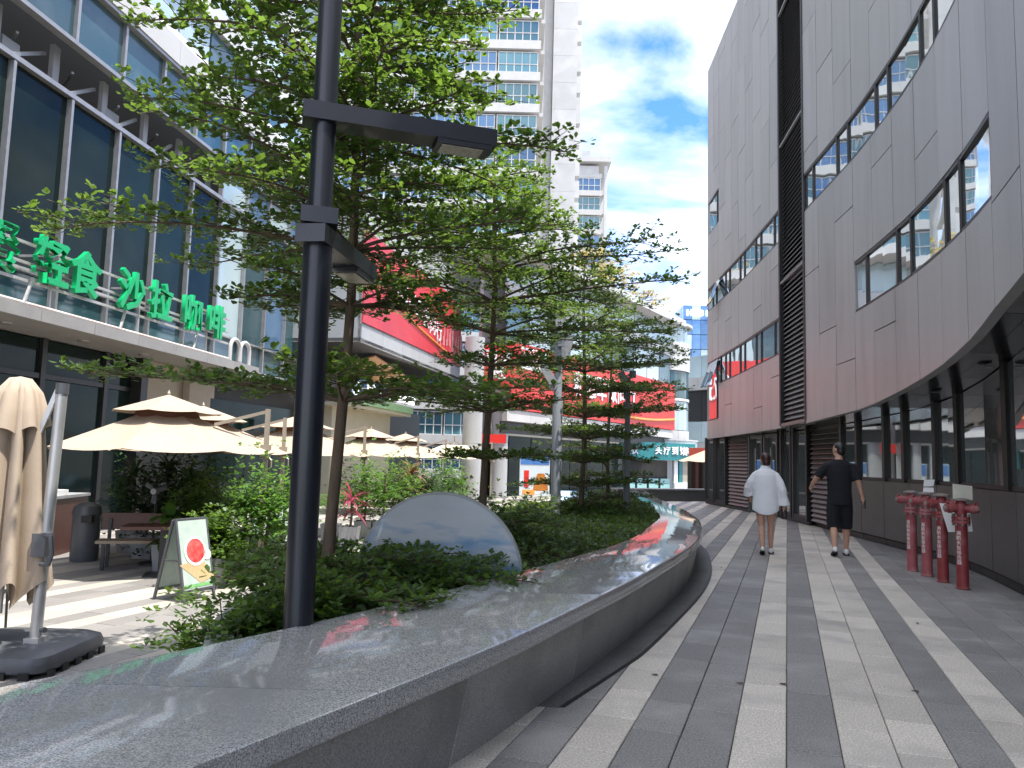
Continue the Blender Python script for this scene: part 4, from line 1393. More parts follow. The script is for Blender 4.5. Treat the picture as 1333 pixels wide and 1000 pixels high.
def aframe(label, p_, rz, w=.62, h=1.1, d=.52, fruit=True):
    """local: front face looks to -y, legs splay"""
    t_ = thing('a_frame_sign', label, 'sign', p_, rz)
    for s_, nm in ((-1, 'front'), (1, 'back')):
        top = Vector((0, s_ * .02, h))
        bot = Vector((0, s_ * d / 2, 0))
        u_ = (bot - top)
        n_ = Vector((0, s_ * h, d / 2 * 1)).normalized()
        lerp = lambda f, x: Vector((x, 0, 0)) + top + u_ * f
        mb_ = MB()
        for x in (-w / 2, w / 2):
            mb_.bar(lerp(0, x), lerp(1, x), .03, .03)
        mb_.bar(lerp(.0, -w / 2), lerp(.0, w / 2), .03, .03)
        mb_.bar(lerp(.87, -w / 2), lerp(.87, w / 2), .03, .03)
        mb_.build(nm + '_frame', M_plast, t_)
        bd = MB().slab([lerp(.015, -w / 2 + .012), lerp(.015, w / 2 - .012), lerp(.86, w / 2 - .012), lerp(.86, -w / 2 + .012)], n_ * .012).build(nm + '_poster', M_mint if s_ < 0 or not fruit else M_mint, t_)
        if s_ < 0:
            k_ = n_ * .014
            def disc(name, f, x, r, m_, lift, n2=24):
                mbd = MB()
                cc_ = lerp(f, x) + n_ * lift
                uu = u_.normalized()
                vs_ = [cc_ + Vector((r * math.cos(2 * math.pi * j / n2), 0, 0)) + uu * r * math.sin(2 * math.pi * j / n2) for j in range(n2)]
                mbd.add(vs_ + [v + n_ * .002 for v in vs_], [tuple(range(n2)), tuple(range(2 * n2 - 1, n2 - 1, -1))] + [(j, (j + 1) % n2, n2 + (j + 1) % n2, n2 + j) for j in range(n2)])
                mbd.build(name, m_, bd)
            if fruit:
                MB().slab([lerp(.55, -.29) + k_, lerp(.50, .1) + k_, lerp(.74, .29) + k_, lerp(.80, .05) + k_], n_ * .002).build('printed_board', M_tan, bd)
                disc('printed_bowl', .40, .0, .19, M_wht, .018)
                disc('printed_fruit', .395, .0, .155, M_ruby, .0215)
                disc('printed_cup', .46, .2, .07, M_wht, .018)
                MB().slab([lerp(.80, -.25) + k_, lerp(.80, .25) + k_, lerp(.84, .25) + k_, lerp(.84, -.25) + k_], n_ * .002).build('printed_strip', M_grn, bd)
            else:
                disc('printed_leaf', .35, .05, .13, M_grn, .018)
                disc('printed_dot', .6, -.1, .09, M_tan, .018)
    MB().bar((-w / 2, -d * .22, h * .5), (-w / 2, d * .22, h * .5), .02).build('stay', M_plast, t_)
    return t_


pa_ = g(244, 785, PLZ)
pb_ = g(283.6, 776.4, PLZ)
pc_ = g(195, 781, PLZ)
u_ = (pb_ - pa_)
ang = math.atan2(u_.y, u_.x)
ctr = (pa_ + pb_) / 2 + (pc_ - pa_) / 2
aframe('A-frame menu board with a bowl of red fruit printed on it', ctr, ang, w=u_.length * .98, d=.5, h=1.02)
aframe('small white A-frame board behind the leafy planting', (*pl(358, 13.6)[:2], PLZ), R(25), h=1.0, fruit=False)

# round sky board half sunk in the bed
sb = thing('round_sky_board', 'large round grey board printed with blue clouds rising from the planting bed', 'ornament', (*at(572, 747, 6.75)[:2], .40), R(-4))
mb = MB()
RD = .70
n = 64
for yy_, inset in ((0, 0),):
    f1 = [(RD * math.cos(2 * math.pi * j / n), -.045, RD * math.sin(2 * math.pi * j / n)) for j in range(n)]
    f2 = [(RD * math.cos(2 * math.pi * j / n), .045, RD * math.sin(2 * math.pi * j / n)) for j in range(n)]
    mb.add(f1 + f2, [tuple(range(n)), tuple(range(2 * n - 1, n - 1, -1))])
mb.build('printed_face', M_skyprint, sb)
MB().rings([[Vector((r_ * math.cos(2 * math.pi * j / n), y_, r_ * math.sin(2 * math.pi * j / n))) for j in range(n)] for r_, y_ in ((RD + .001, -.048), (RD + .02, -.04), (RD + .02, .04), (RD + .001, .048))], cap=False).build('rim', M_lgrey, sb, smooth=True)

# ------------------------------------------------------------------ lamp posts
lp = thing('lamp_post', 'tall black lamp post with two flat arms behind the granite coping', 'lamp post', (*at(388, 812, 4.2)[:2], .36))
MB().lathe([(.080, -.02), (.080, 2.33)], n=24).build('lower_pole', M_bpole, lp, smooth=True)
MB().lathe([(.067, 2.40), (.066, 5.2)], n=24).build('upper_pole', M_bpole, lp, smooth=True)
MB().box((0, 0, 2.37), (.2, .2, .09), R(15)).build('collar', M_bpole, lp)
MB().lathe([(.11, .0), (.11, .03), (.08, .05)], n=24).build('base_flange', M_bpole, lp, smooth=True)


def lamp_arm(z, dir_, L_, w=.17, hh=.10, back=.12):
    d_ = Vector((dir_[0], dir_[1], 0)).normalized()
    a_ = MB().bar(Vector((0, 0, z)) - d_ * back, Vector((0, 0, z)) + d_ * L_, w, hh).build('lamp_arm', M_bpole, lp)
    e_ = Vector((0, 0, z - hh / 2 - .012))
    MB().bar(e_ + d_ * (L_ - .36), e_ + d_ * (L_ - .03), w * .96, .035).build('lamp_head', M_bpole, a_)
    MB().bar(e_ + d_ * (L_ - .33) + Vector((0, 0, -.019)), e_ + d_ * (L_ - .08) + Vector((0, 0, -.019)), w * .74, .012).build('lens', M_lens, a_)


lamp_arm(2.97, (.93, .30), 1.0)
lamp_arm(2.26, (.10, .75), .8)


def flood_pole(label, loc, r, h, heads, group=None):
    t_ = thing('floodlight_pole', label, 'light pole', loc)
    MB().lathe([(r, 0), (r, h * .62), (r * .8, h * .63), (r * .8, h)], n=18).build('pole', M_gpole, t_, smooth=True)
    MB().lathe([(r * 1.3, 0), (r * 1.3, .03), (r, .05)], n=18).build('flange', M_gpole, t_, smooth=True)
    for z, dx, dy, tilt in heads:
        hd = MB().box((dx, dy, z), (.13, .10, .30), M=Matrix.Rotation(tilt, 3, 'Y')).build('floodlight', M_lightg, t_)
        MB().bar((0, 0, z - .12), (dx, dy, z - .05), .035).build('bracket', M_lightg, t_)
        MB().bar((dx * .4, dy * .4, z - .2), (dx * .9, dy * .9, z - .12), .09, .09).build('driver_box', M_lightg, t_)
    for k in range(4):
        z = heads[0][0] - .5 + k * .2
        MB().box((random.uniform(-.04, .08), -r - .03, z), (.1, .08, .14), random.random()).build('junction_box', M_gpole, t_)
    return t_


flood_pole('thick grey pole with two tilted floodlights rising from the shrubs', (*at(722, 712, 12.5)[:2], .34), .083, 3.3, [(3.3, .0, -.14, R(-12)), (2.45, -.16, -.12, R(-32)), (3.0, .16, .05, R(20))])
flood_pole('thinner grey pole with one floodlight near the curve of the wall', (*at(815, 698, 14.6)[:2], .34), .062, 2.7, [(2.65, -.10, -.1, R(-25))])

# ------------------------------------------------------------------ fire department standpipes
def on_cyl(me, r):
    for v in me.vertices:
        a_ = v.co.x / r
        v.co = ((r + .0015 + v.co.z) * math.sin(a_), -(r + .0015 + v.co.z) * math.cos(a_), v.co.y)
    return me


def standpipe(label, loc, mt, rz, r=.068, h=.98, mirror=1):
    t_ = thing('fire_standpipe', label, 'standpipe', loc, rz)
    MB().lathe([(r, 0), (r, h - .12)], n=20).build('pipe', mt, t_, smooth=True)
    MB().lathe([(r + .004, -.0), (r + .012, .012), (r, .02)], n=20).build('base_ring', mt, t_, smooth=True)
    fl = MB().lathe([(r + .035, h - .16), (r + .035, h - .125)], n=20).build('flange', mt, t_, smooth=True)
    MB().lathe([(r + .035, h - .115), (r + .035, h - .08)], n=20).build('flange', mt, t_, smooth=True)
    for k in range(8):
        a_ = 2 * math.pi * k / 8
        MB().lathe([(.012, h - .19), (.012, h - .05)], ((r + .02) * math.cos(a_), (r + .02) * math.sin(a_), 0), 6).build('bolt', M_rust, fl)
    MB().lathe([(r * .8, h - .08), (r * 1.05, h - .02), (r * 1.05, h + .06), (r * .6, h + .12), (0, h + .13)], n=18, cap=False).build('head', mt, t_, smooth=True)
    for s_ in (-1, 1):
        d_ = Vector((s_ * .9, -.35, 0)).normalized()
        o0 = Vector((0, 0, h + .02))
        nz = MB().tube([o0 + d_ * .03, o0 + d_ * .12, o0 + d_ * .121, o0 + d_ * .15, o0 + d_ * .151, o0 + d_ * .19], [.05, .05, .062, .062, .052, .05], 14).build('nozzle', mt, t_, smooth=True)
        MB().tube([o0 + d_ * .191, o0 + d_ * .205], .03, 12).build('cap', M_rust, nz)
        MB().tube([o0 + d_ * .15 + Vector((0, 0, .05)), o0 + d_ * .17 + Vector((0, -.02, .08))], .012, 6).build('lug', mt, nz)
    vl = MB().lathe([(.055, h + .11), (.1, h + .115), (.1, h + .135), (.03, h + .15)], n=16).build('valve_wheel', M_rust, t_, smooth=True)
    me = text('消\n防\n水\n泵\n接\n合\n器', .058, .0006)
    on_cyl(me, r)
    o = obj('lettering', me, M_wht, t_, loc=(0, 0, h * .52), rz=R(-38))
    return t_


PP = [g(1188, 743.6), g(1207.5, 750), g(1228, 758), g(1253.7, 767)]
standpipe('faded pinkish red fire standpipe nearest the walking people', PP[0], M_pinkpipe, R(-30))
standpipe('faded red fire standpipe with a chipped dark foot', PP[1], M_pinkpipe, R(-28))
standpipe('red fire standpipe behind the blank white placard', PP[2], M_redpipe, R(-24))
standpipe('deep red fire standpipe with a small boxed notice on its top', PP[3], M_redpipe, R(-20), h=.95)
# placards
b_ = PP[2]
pk = thing('white_placard', 'blank white rounded placard hung on the red standpipes', 'placard')
o_ = b_ + Vector((.02, -.14, .79))
MB().slab([o_ + Vector((-.12, 0, .22)), o_ + Vector((.2, -.1, .2)), o_ + Vector((.23, -.11, -.12)), o_ + Vector((-.03, -.02, -.14))], (.01, .02, 0)).build('plate', M_wht, pk)
MB().tube([o_ + Vector((.08, -.02, .2)), b_ + Vector((0, 0, 1.05))], .006, 5).build('cord', M_frame, pk)
nb = thing('boxed_notice', 'small cream notice card standing on the deep red standpipe', 'card')
o_ = PP[3] + Vector((.02, -.02, 1.165))
MB().slab([o_ + Vector((-.1, 0, -.09)), o_ + Vector((.1, -.03, -.09)), o_ + Vector((.1, -.03, .08)), o_ + Vector((-.1, 0, .1))], (.01, .06, 0)).build('card', mat('cream_card', (.66, .64, .55), None, 6, .6), nb)
nc = thing('folded_card', 'folded white card lying on the faded standpipe heads', 'card')
o_ = PP[1] + Vector((.03, -.02, 1.2))
MB().slab([o_ + Vector((-.06, 0, 0)), o_ + Vector((.06, -.02, .01)), o_ + Vector((.08, -.02, .1)), o_ + Vector((-.05, 0, .09))], (.0, .01, 0)).build('upper_leaf', M_wht, nc)
MB().slab([o_ + Vector((-.07, 0, -.07)), o_ + Vector((.06, -.03, -.075)), o_ + Vector((.06, -.02, -.01)), o_ + Vector((-.06, 0, -.01))], (.0, .01, 0)).build('lower_leaf', M_wht, nc)

# ------------------------------------------------------------------ foliage
LEAF = np.array([(0, 0, 0), (.24, .42, .03), (.30, .74, .04), (0, 1, .0), (-.30, .74, .04), (-.24, .42, .03)])


def leaves_mesh(name, pos, nrm_axis, per, length, rng, spread=(.5, 1.25), wid=1.0, up=.35):
    """rosettes of small leaves: pos (N,3) tips, each with `per` leaves around the axis"""
    pos = np.asarray(pos, dtype=float)
    N = len(pos)
    P = np.repeat(pos, per, 0)
    n = N * per
    az = rng.uniform(0, 2 * np.pi, n)
    el = rng.uniform(-.25, .85, n)
    d = np.stack([np.cos(az) * np.cos(el), np.sin(az) * np.cos(el), np.sin(el) + 0 * az], 1)
    # side vector roughly level, leaf faces up
    s = np.stack([-np.sin(az), np.cos(az), rng.uniform(-.5, .5, n)], 1)
    s -= d * (s * d).sum(1, keepdims=True)
    s /= np.linalg.norm(s, axis=1, keepdims=True)
    k = np.cross(s, d)
    L = length * rng.uniform(.6, 1.15, n)[:, None, None]
    base = P + d * (length * .12) + rng.normal(0, length * .12, (n, 3))
    V = base[:, None, :] + L * (LEAF[None, :, 0:1] * wid * s[:, None, :] + LEAF[None, :, 1:2] * d[:, None, :] + LEAF[None, :, 2:3] * k[:, None, :])
    V = V.reshape(-1, 3)
    me = bpy.data.meshes.new(name)
    me.vertices.add(len(V))
    me.vertices.foreach_set('co', V.ravel())
    me.loops.add(n * 6)
    me.loops.foreach_set('vertex_index', np.arange(n * 6))
    me.polygons.add(n)
    me.polygons.foreach_set('loop_start', np.arange(n) * 6)
    me.polygons.foreach_set('loop_total', np.full(n, 6))
    me.update(calc_edges=True)
    return me


def layered_tree(name, label, loc, H_, layers, seed, r0=.065, leaf=.055, per=6, m=M_leaf, bark=M_bark, group=None, dens=1.0, lean=(0, 0)):
    """tiers of level branches round one straight stem; layers = (height, reach, x-shift, y-shift)"""
    rng = np.random.default_rng(seed)
    rd = random.Random(seed)
    t_ = thing(name, label, 'tree', loc, 0, group)
    axis = lambda z: Vector((lean[0] * z + .03 * math.sin(z * 1.3 + seed), lean[1] * z + .03 * math.cos(z * 1.1 + seed), z))
    zs = np.linspace(0, H_, 12)
    trunk = MB().tube([axis(z) for z in zs], [r0 * (1.25 if z == 0 else 1) * (1 - .72 * z / H_) for z in zs], 12).build('trunk', bark, t_, smooth=True)
    tips = []
    br = MB()
    for (zl, rl, sx, sy) in layers:
        nb = max(5, int(7 + rl * 1.5))
        a0 = rd.random() * 6.28
        for b in range(nb):
            az = a0 + 2 * math.pi * b / nb + rd.uniform(-.3, .3)
            L_ = rl * rd.uniform(.62, 1.12) * (1 + sx * math.cos(az) + sy * math.sin(az))
            if L_ < .15:
                continue
            st = axis(max(0, zl - .12 * rl))
            rise = rd.uniform(.05, .11) * rl
            droop = rd.uniform(-.05, .10) * rl
            pts = []
            K = 7
            for k in range(K + 1):
                f = k / K
                a_ = az + .12 * math.sin(f * 4 + b)
                pts.append(st + Vector((math.cos(a_) * L_ * f, math.sin(a_) * L_ * f, rise * math.sin(min(1, f * 1.6) * 1.57) - droop * f * f)))
            rb = max(.006, r0 * .30 * (rl / 1.7) ** .5)
            br.tube(pts, [rb * (1 - .85 * k / K) + .002 for k in range(K + 1)], 5, cap=False)
            # side shoots
            ns = int((8 + L_ * 9) * dens)
            for s_ in range(ns):
                f = .18 + .82 * (s_ + rd.random()) / ns
                i0 = min(K - 1, int(f * K))
                p = pts[i0].lerp(pts[i0 + 1], f * K - i0)
                sd_ = 1 if s_ % 2 else -1
                aa = az + sd_ * rd.uniform(.5, 1.25)
                l2 = L_ * rd.uniform(.16, .42) * (1.15 - .75 * f) + .07
                e = p + Vector((math.cos(aa) * l2, math.sin(aa) * l2, rd.uniform(-.03, .09) * (.5 + l2)))
                if l2 > .16:
                    br.tube([p, p.lerp(e, .5) + Vector((0, 0, .01)), e], [.005, .004, .002], 3, cap=False)
                nn = max(2, int(l2 / (leaf * 1.15)))
                for q in range(nn):
                    ff = (q + .6 + rd.random() * .4) / nn
                    c = p.lerp(e, ff)
                    tips.append((c.x + rd.gauss(0, .02), c.y + rd.gauss(0, .02), c.z + rd.gauss(.008, .016)))
            e = pts[-1]
            for q in range(3):
                tips.append((e.x + rd.gauss(0, .03), e.y + rd.gauss(0, .03), e.z + rd.gauss(0, .015)))
    br.build('branches', bark, trunk, fix=False, smooth='all')
    me = leaves_mesh('crown', tips, None, per, leaf, rng)
    obj('crown', me, m, t_)
    return t_


B1 = at(427, 790, 5.75)
layered_tree('tiered_tree', 'tiered tree beside the black lamp post, low branches over the coping', (B1.x, B1.y, .3), 6.4,
             [(.28, 1.15, .45, -.12), (.42, 1.0, .35, -.12), (1.70, 1.5, -.12, .1), (2.38, 1.1, -.15, .2), (2.9, 1.8, -.28, .15), (3.3, 1.55, -.2, .2), (3.75, 1.6, -.05, .2), (4.3, 1.65, -.08, .15), (4.8, 1.55, -.15, .1), (5.25, 1.4, -.1, .1), (5.7, 1.1, 0, 0), (6.1, .7, 0, 0)], 11, r0=.048, dens=1.05, leaf=.064, lean=(.012, 0))
B2 = at(632, 650, 8.6)
layered_tree('tiered_tree', 'tiered tree standing behind the round sky board', (B2.x, B2.y, .3), 4.5,
             [(.5, .7, .2, 0), (1.2, .75, .2, 0), (1.78, 1.2, -.1, 0), (2.28, 1.0, .35, 0), (2.68, 1.25, .4, 0), (3.1, 1.7, .12, 0), (3.45, 1.7, .05, 0), (3.8, 1.4, 0, 0), (4.1, 1.0, 0, 0), (4.38, .6, 0, 0)], 23, r0=.05, m=M_leaf, dens=.8)
B3 = at(757, 660, 13.9)
layered_tree('tiered_tree', 'dense tiered tree between the two grey floodlight poles', (B3.x, B3.y, .3), 4.9,
             [(.35, 1.0, 0, 0), (.8, 1.2, 0, 0), (1.25, 1.35, 0, 0), (1.7, 1.5, 0, 0), (2.1, 1.6, .05, 0), (2.55, 1.75, .05, 0), (2.95, 1.8, .05, 0), (3.35, 1.7, .05, 0), (3.7, 1.5, 0, 0), (4.1, 1.2, 0, 0), (4.5, .8, 0, 0)], 37, r0=.055, m=M_leaf2, leaf=.065, bark=M_barkl, dens=.75)
B4 = at(792, 640, 18.0)
layered_tree('tiered_tree', 'slender tiered tree farthest along the planting bed', (B4.x, B4.y, .3), 4.9,
             [(.4, 1.0, 0, 0), (.9, 1.2, 0, 0), (1.5, 1.4, 0, 0), (2.0, 1.5, 0, 0), (2.5, 1.7, 0, 0), (3.0, 1.7, 0, 0), (3.5, 1.5, 0, 0), (4.0, 1.2, 0, 0), (4.5, .8, 0, 0)], 41, r0=.05, m=M_leaf2, leaf=.075, bark=M_barkl, dens=.5)
# pale yellow roof-garden trees
for px, py, Yr, zb, sc, lab in ((838, 412, 59.5, 12.1, 2.3, 'pale yellow tiered tree growing on the rounded white roof'), (800, 395, 52, 12.0, 2.6, 'pale yellow tiered tree on the eave of the far shop block'), (770, 385, 48, 12.0, 2.4, 'pale yellow roof tree half hidden behind the dense tiered tree')):
    c = at(px, py, Yr)
    layered_tree('roof_tree', lab, (c.x, c.y, zb), 3.0, [(.9, sc * .55, 0, 0), (1.6, sc, 0, 0), (2.2, sc * .8, 0, 0), (2.7, sc * .5, 0, 0)], int(px), r0=.07, leaf=.17, m=M_leafy, bark=M_barkl, dens=.3, per=4)

# ground cover in the bed and small bushes
rng = np.random.default_rng(5)
pts = []
while len(pts) < 11500:
    y = rng.uniform(4.4, 21)
    x0_, x1_ = soil_left(y) + .12, Xi(y) - .02
    if y < 8.2:
        if rng.random() < .55:
            continue
    x = rng.uniform(x0_, x1_)
    hgt = .10 + .16 * (.5 + .5 * math.sin(x * 2.3 + y * 1.7)) * (.5 + .5 * math.sin(y * 1.1 - x)) + (.08 if y > 8 else 0)
    if x > x1_ - .25:
        hgt *= .8
    pts.append((x, y, .36 + hgt * rng.uniform(.35, 1.0)))
obj('ground_cover', leaves_mesh('ground_cover', pts, None, 6, .06, rng), M_leaf2, kind='stuff', label='low dark green ground cover filling the planting bed', cat='ground cover')


def bush(label, loc, R_, h, seed, m=M_leaf, leaf=.055, n=520, cat='shrub', zmin=.08):
    rng = np.random.default_rng(seed)
    t_ = thing('shrub', label, cat, loc)
    st = MB()
    tips = []
    for k in range(14):
        az = rng.uniform(0, 6.28)
        e = Vector((math.cos(az) * R_ * rng.uniform(.3, .95), math.sin(az) * R_ * rng.uniform(.3, .95), h * rng.uniform(.4, 1)))
        st.tube([(0, 0, 0), e * .5 + Vector((0, 0, .08 * h)), e], [.012, .007, .003], 4, cap=False)
        for q in range(n // 14):
            f = rng.uniform(.35, 1.05)
            c = e * f + Vector(rng.normal(0, R_ * .17, 3))
            tips.append((c.x, c.y, max(zmin, c.z)))
    st.build('stems', M_bark, t_, fix=False)
    obj('foliage', leaves_mesh('foliage', tips, None, 6, leaf, rng), m, t_)
    return t_


bush('loose leafy shrub at the tip of the bed left of the lamp post', (-1.58, 4.55, .0), .48, .62, 3, leaf=.05, n=700)
bush('small shrub at the foot of the black lamp post', (-1.28, 4.62, .3), .35, .35, 4, leaf=.05, n=420)
bush('rounded shrub in front of the round sky board', (-.55, 5.95, .3), .5, .3, 8, n=500)
bush('dark shrub at the foot of the thick grey floodlight pole', (.35, 11.8, .3), .6, .5, 9, M_leaf2, n=600)
bush('dark shrub between sky board and tiered trees', (-.2, 9.5, .3), .8, .65, 10, M_leaf2, n=900)


# ------------------------------------------------------------------ potted tropical plants by the parasols
def blades(mb, o, n, L_, w, rng, el=(.5, 1.4), arch=.8, seg=5):
    for k in range(n):
        az = rng.uniform(0, 6.28)
        e0 = rng.uniform(*el)
        l_ = L_ * rng.uniform(.65, 1.1)
        p = Vector(o)
        u = Vector((math.cos(az), math.sin(az), 0))
        s_ = Vector((-math.sin(az), math.cos(az), 0))
        vs = []
        for i_ in range(seg + 1):
            f = i_ / seg
            ww = w * (math.sin(math.pi * min(1, .12 + f * .88)) ** .7) * (1 if f < 1 else .1)
            vs += [p - s_ * ww / 2 + Vector((0, 0, .15 * ww)), p + s_ * ww / 2 + Vector((0, 0, .15 * ww))]
            a_ = e0 - arch * f * 1.8
            p = p + (u * math.cos(a_) + Vector((0, 0, math.sin(a_)))) * l_ / seg
        mb.add(vs, [(2 * i_, 2 * i_ + 1, 2 * i_ + 3, 2 * i_ + 2) for i_ in range(seg)])


def fronds(mb, o, n, L_, rng, lw=.03, el=(.7, 1.35)):
    for k in range(n):
        az = rng.uniform(0, 6.28)
        e0 = rng.uniform(*el)
        l_ = L_ * rng.uniform(.7, 1.1)
        u = Vector((math.cos(az), math.sin(az), 0))
        s_ = Vector((-math.sin(az), math.cos(az), 0))
        p = Vector(o)
        S_ = 12
        for i_ in range(S_):
            f = i_ / S_
            a_ = e0 - 1.9 * f
            d_ = u * math.cos(a_) + Vector((0, 0, math.sin(a_)))
            q = p + d_ * l_ / S_
            ll = l_ * .34 * math.sin(math.pi * (.15 + .8 * f))
            for sg in (-1, 1):
                tip = p + s_ * sg * ll * .85 + d_ * ll * .55 - Vector((0, 0, .12 * ll))
                mb.add([p - d_ * lw * .5, p + d_ * lw * .5, tip], [(0, 1, 2)])
            mb.add([p - s_ * .006, p + s_ * .006, q], [(0, 1, 2)])
            p = q


def plant(label, loc, kind, h, seed, m, box=True, L_=.55):
    rng = np.random.default_rng(seed)
    t_ = thing('potted_plant', label, 'plant', loc)
    pt = MB()
    pt.rings([[Vector((sx * w_, sy * w_, z_)) for sx, sy in ((-1, -1), (1, -1), (1, 1), (-1, 1))] for w_, z_ in ((.16, 0), (.2, .42), (.18, .42), (.17, .36))])
    pt.build('pot', M_planter, t_)
    MB().tube([(0, 0, .3), (.03, .02, .3 + (h - .3) * .5), (.0, .0, h * .82)], [.03, .025, .018], 7).build('stem', M_bark, t_)
    mb = MB()
    if kind == 'blade':
        blades(mb, (0, 0, h * .8), 30, L_, .05, rng, (.1, 1.5), .75)
        blades(mb, (0, 0, h * .6), 14, L_, .05, rng, (-.1, .7), .6)
    elif kind == 'palm':
        fronds(mb, (0, 0, h * .45), 13, L_ * 1.7, rng)
    elif kind == 'broad':
        blades(mb, (0, 0, h * .7), 26, L_ * .8, .16, rng, (.0, 1.3), .55)
        blades(mb, (0, 0, h * .4), 18, L_ * .8, .15, rng, (.0, .9), .6)
    if kind == 'bush':
        tips = rng.normal(0, 1, (700, 3)) * np.array([.26, .26, .30]) * (h / 1.4) + np.array([0, 0, h * .66])
        obj('foliage', leaves_mesh('foliage', tips, None, 5, .085, rng), m, t_)
    else:
        mb.build('foliage', m, t_, fix=False)
    return t_


PL = [
    (178, 14.6, 'blade', 1.75, M_palmd, 'dark spiky plant against the black shop frame'),
    (198, 14.0, 'bush', 1.5, M_palmd, 'dark bushy plant behind the pedestal fan'),
    (250, 13.4, 'blade', 1.7, M_palmd, 'dark palm-like plant on a bare stem under the bench parasol'),
    (222, 14.1, 'blade', 1.9, M_palmd, 'tall dark spiky plant right of the pedestal fan'),
    (245, 14.4, 'bush', 1.8, M_palmd, 'tall dark bush against the beige wall'),
    (265, 14.0, 'blade', 1.6, M_palmd, 'dark spiky plant at the beige wall corner'),
    (228, 12.6, 'broad', 1.15, M_palm, 'broad-leaved green plant beside the fan'),
    (275, 13.0, 'bush', 1.35, M_leaf, 'rounded leafy plant behind the fruit menu board'),
    (300, 12.4, 'broad', 1.3, M_palmd, 'broad dark leaves beside the parasol pole'),
    (322, 12.2, 'broad', 1.45, M_leaf, 'bright leafy plant against the bench parasol pole'),
    (352, 12.0, 'bush', 1.6, M_palm, 'light green bush just right of the bench parasol pole'),
    (285, 11.2, 'bush', .95, M_leaf, 'low leafy plant touching the fruit menu board'),
    (372, 13.2, 'broad', 1.5, M_palm, 'glossy leafy plant left of the lamp post'),
    (436, 17.0, 'palm', 1.5, M_palm, 'feathery palm left of the pink-leaved plant'),
    (460, 16.5, 'blade', 1.15, M_pinkl, 'pink-leaved spiky plant under the second parasol'),
    (478, 18.0, 'bush', 1.7, M_palm, 'pale green bush beside the second parasol pole'),
    (502, 18.0, 'palm', 1.9, M_palm, 'yellow-green feathery palm above the sky board'),
    (520, 19.0, 'bush', 1.6, M_leaf, 'dense bush left of the rusty-leaved plant'),
    (536, 19.5, 'blade', 1.8, M_dryl, 'rusty brown spiky plant above the sky board'),
    (552, 21.5, 'bush', 1.5, M_palmd, 'dark red-green bush near the third parasol pole'),
    (585, 24.0, 'bush', 1.7, M_palm, 'light green bush next to the round column'),
    (603, 25.0, 'blade', 1.3, M_palmd, 'small spiky plant at the foot of the round column'),
]
for i, (px, Yp, kd, h, m_, lab) in enumerate(PL):
    plant(lab, pl(px, Yp), kd, h, 100 + i, m_, L_=.6 if kd != 'broad' else .5)

# ------------------------------------------------------------------ people
def remesh(mb, voxel, smooth_it=4):
    me = mb.mesh('tmp')
    o = bpy.data.objects.new('tmp', me)
    COL.objects.link(o)
    md = o.modifiers.new('r', 'REMESH')
    md.mode = 'VOXEL'
    md.voxel_size = voxel
    sm = o.modifiers.new('s', 'SMOOTH')
    sm.factor = .5
    sm.iterations = smooth_it
    dg = bpy.context.evaluated_depsgraph_get()
    out = bpy.data.meshes.new_from_object(o.evaluated_get(dg))
    bpy.data.objects.remove(o)
    out.materials.clear()
    return out


def ell(c, rx, ry, rot=0.0, n=20, tilt=(0, 0)):
    ca, sa = math.cos(rot), math.sin(rot)
    return [Vector((c[0] + rx * math.cos(a_) * ca - ry * math.sin(a_) * sa, c[1] + rx * math.cos(a_) * sa + ry * math.sin(a_) * ca, c[2] + tilt[0] * math.cos(a_) + tilt[1] * math.sin(a_))) for a_ in [2 * math.pi * j / n for j in range(n)]]


def ball(mb, c, rx, ry, rz, rot=0.0):
    mb.rings([ell((c[0], c[1], c[2] + rz * math.sin(t)), rx * math.cos(t), ry * math.cos(t), rot) for t in np.linspace(-1.45, 1.45, 11)])


def hand(mb, w, d, side, curl=.6, s=1.0):
    """palm from wrist w along d, five bent fingers"""
    w, d = Vector(w), Vector(d).normalized()
    fw = Vector((0, 1, 0))
    fw = (fw - d * fw.dot(d)).normalized()
    inn = d.cross(fw).normalized() * side
    mb.tube([w, w + d * .04 * s, w + d * .085 * s], [.024 * s, .031 * s, .029 * s], 10)
    for k in range(4):
        b = w + d * .08 * s + fw * (.027 - .018 * k) * s
        L_ = (.068, .076, .07, .055)[k] * s
        m1 = b + d * L_ * .45 + inn * L_ * .18 * curl
        m2 = m1 + d * L_ * .35 + inn * L_ * .4 * curl
        mb.tube([b - d * .01, b + d * .004, m1, m2], [.0095 * s, .0095 * s, .0085 * s, .007 * s], 7)
    b = w + d * .025 * s + fw * .022 * s
    mb.tube([b, b + fw * .022 * s + d * .025 * s, b + fw * .026 * s + d * .055 * s + inn * .012], [.012 * s, .0105 * s, .008 * s], 7)


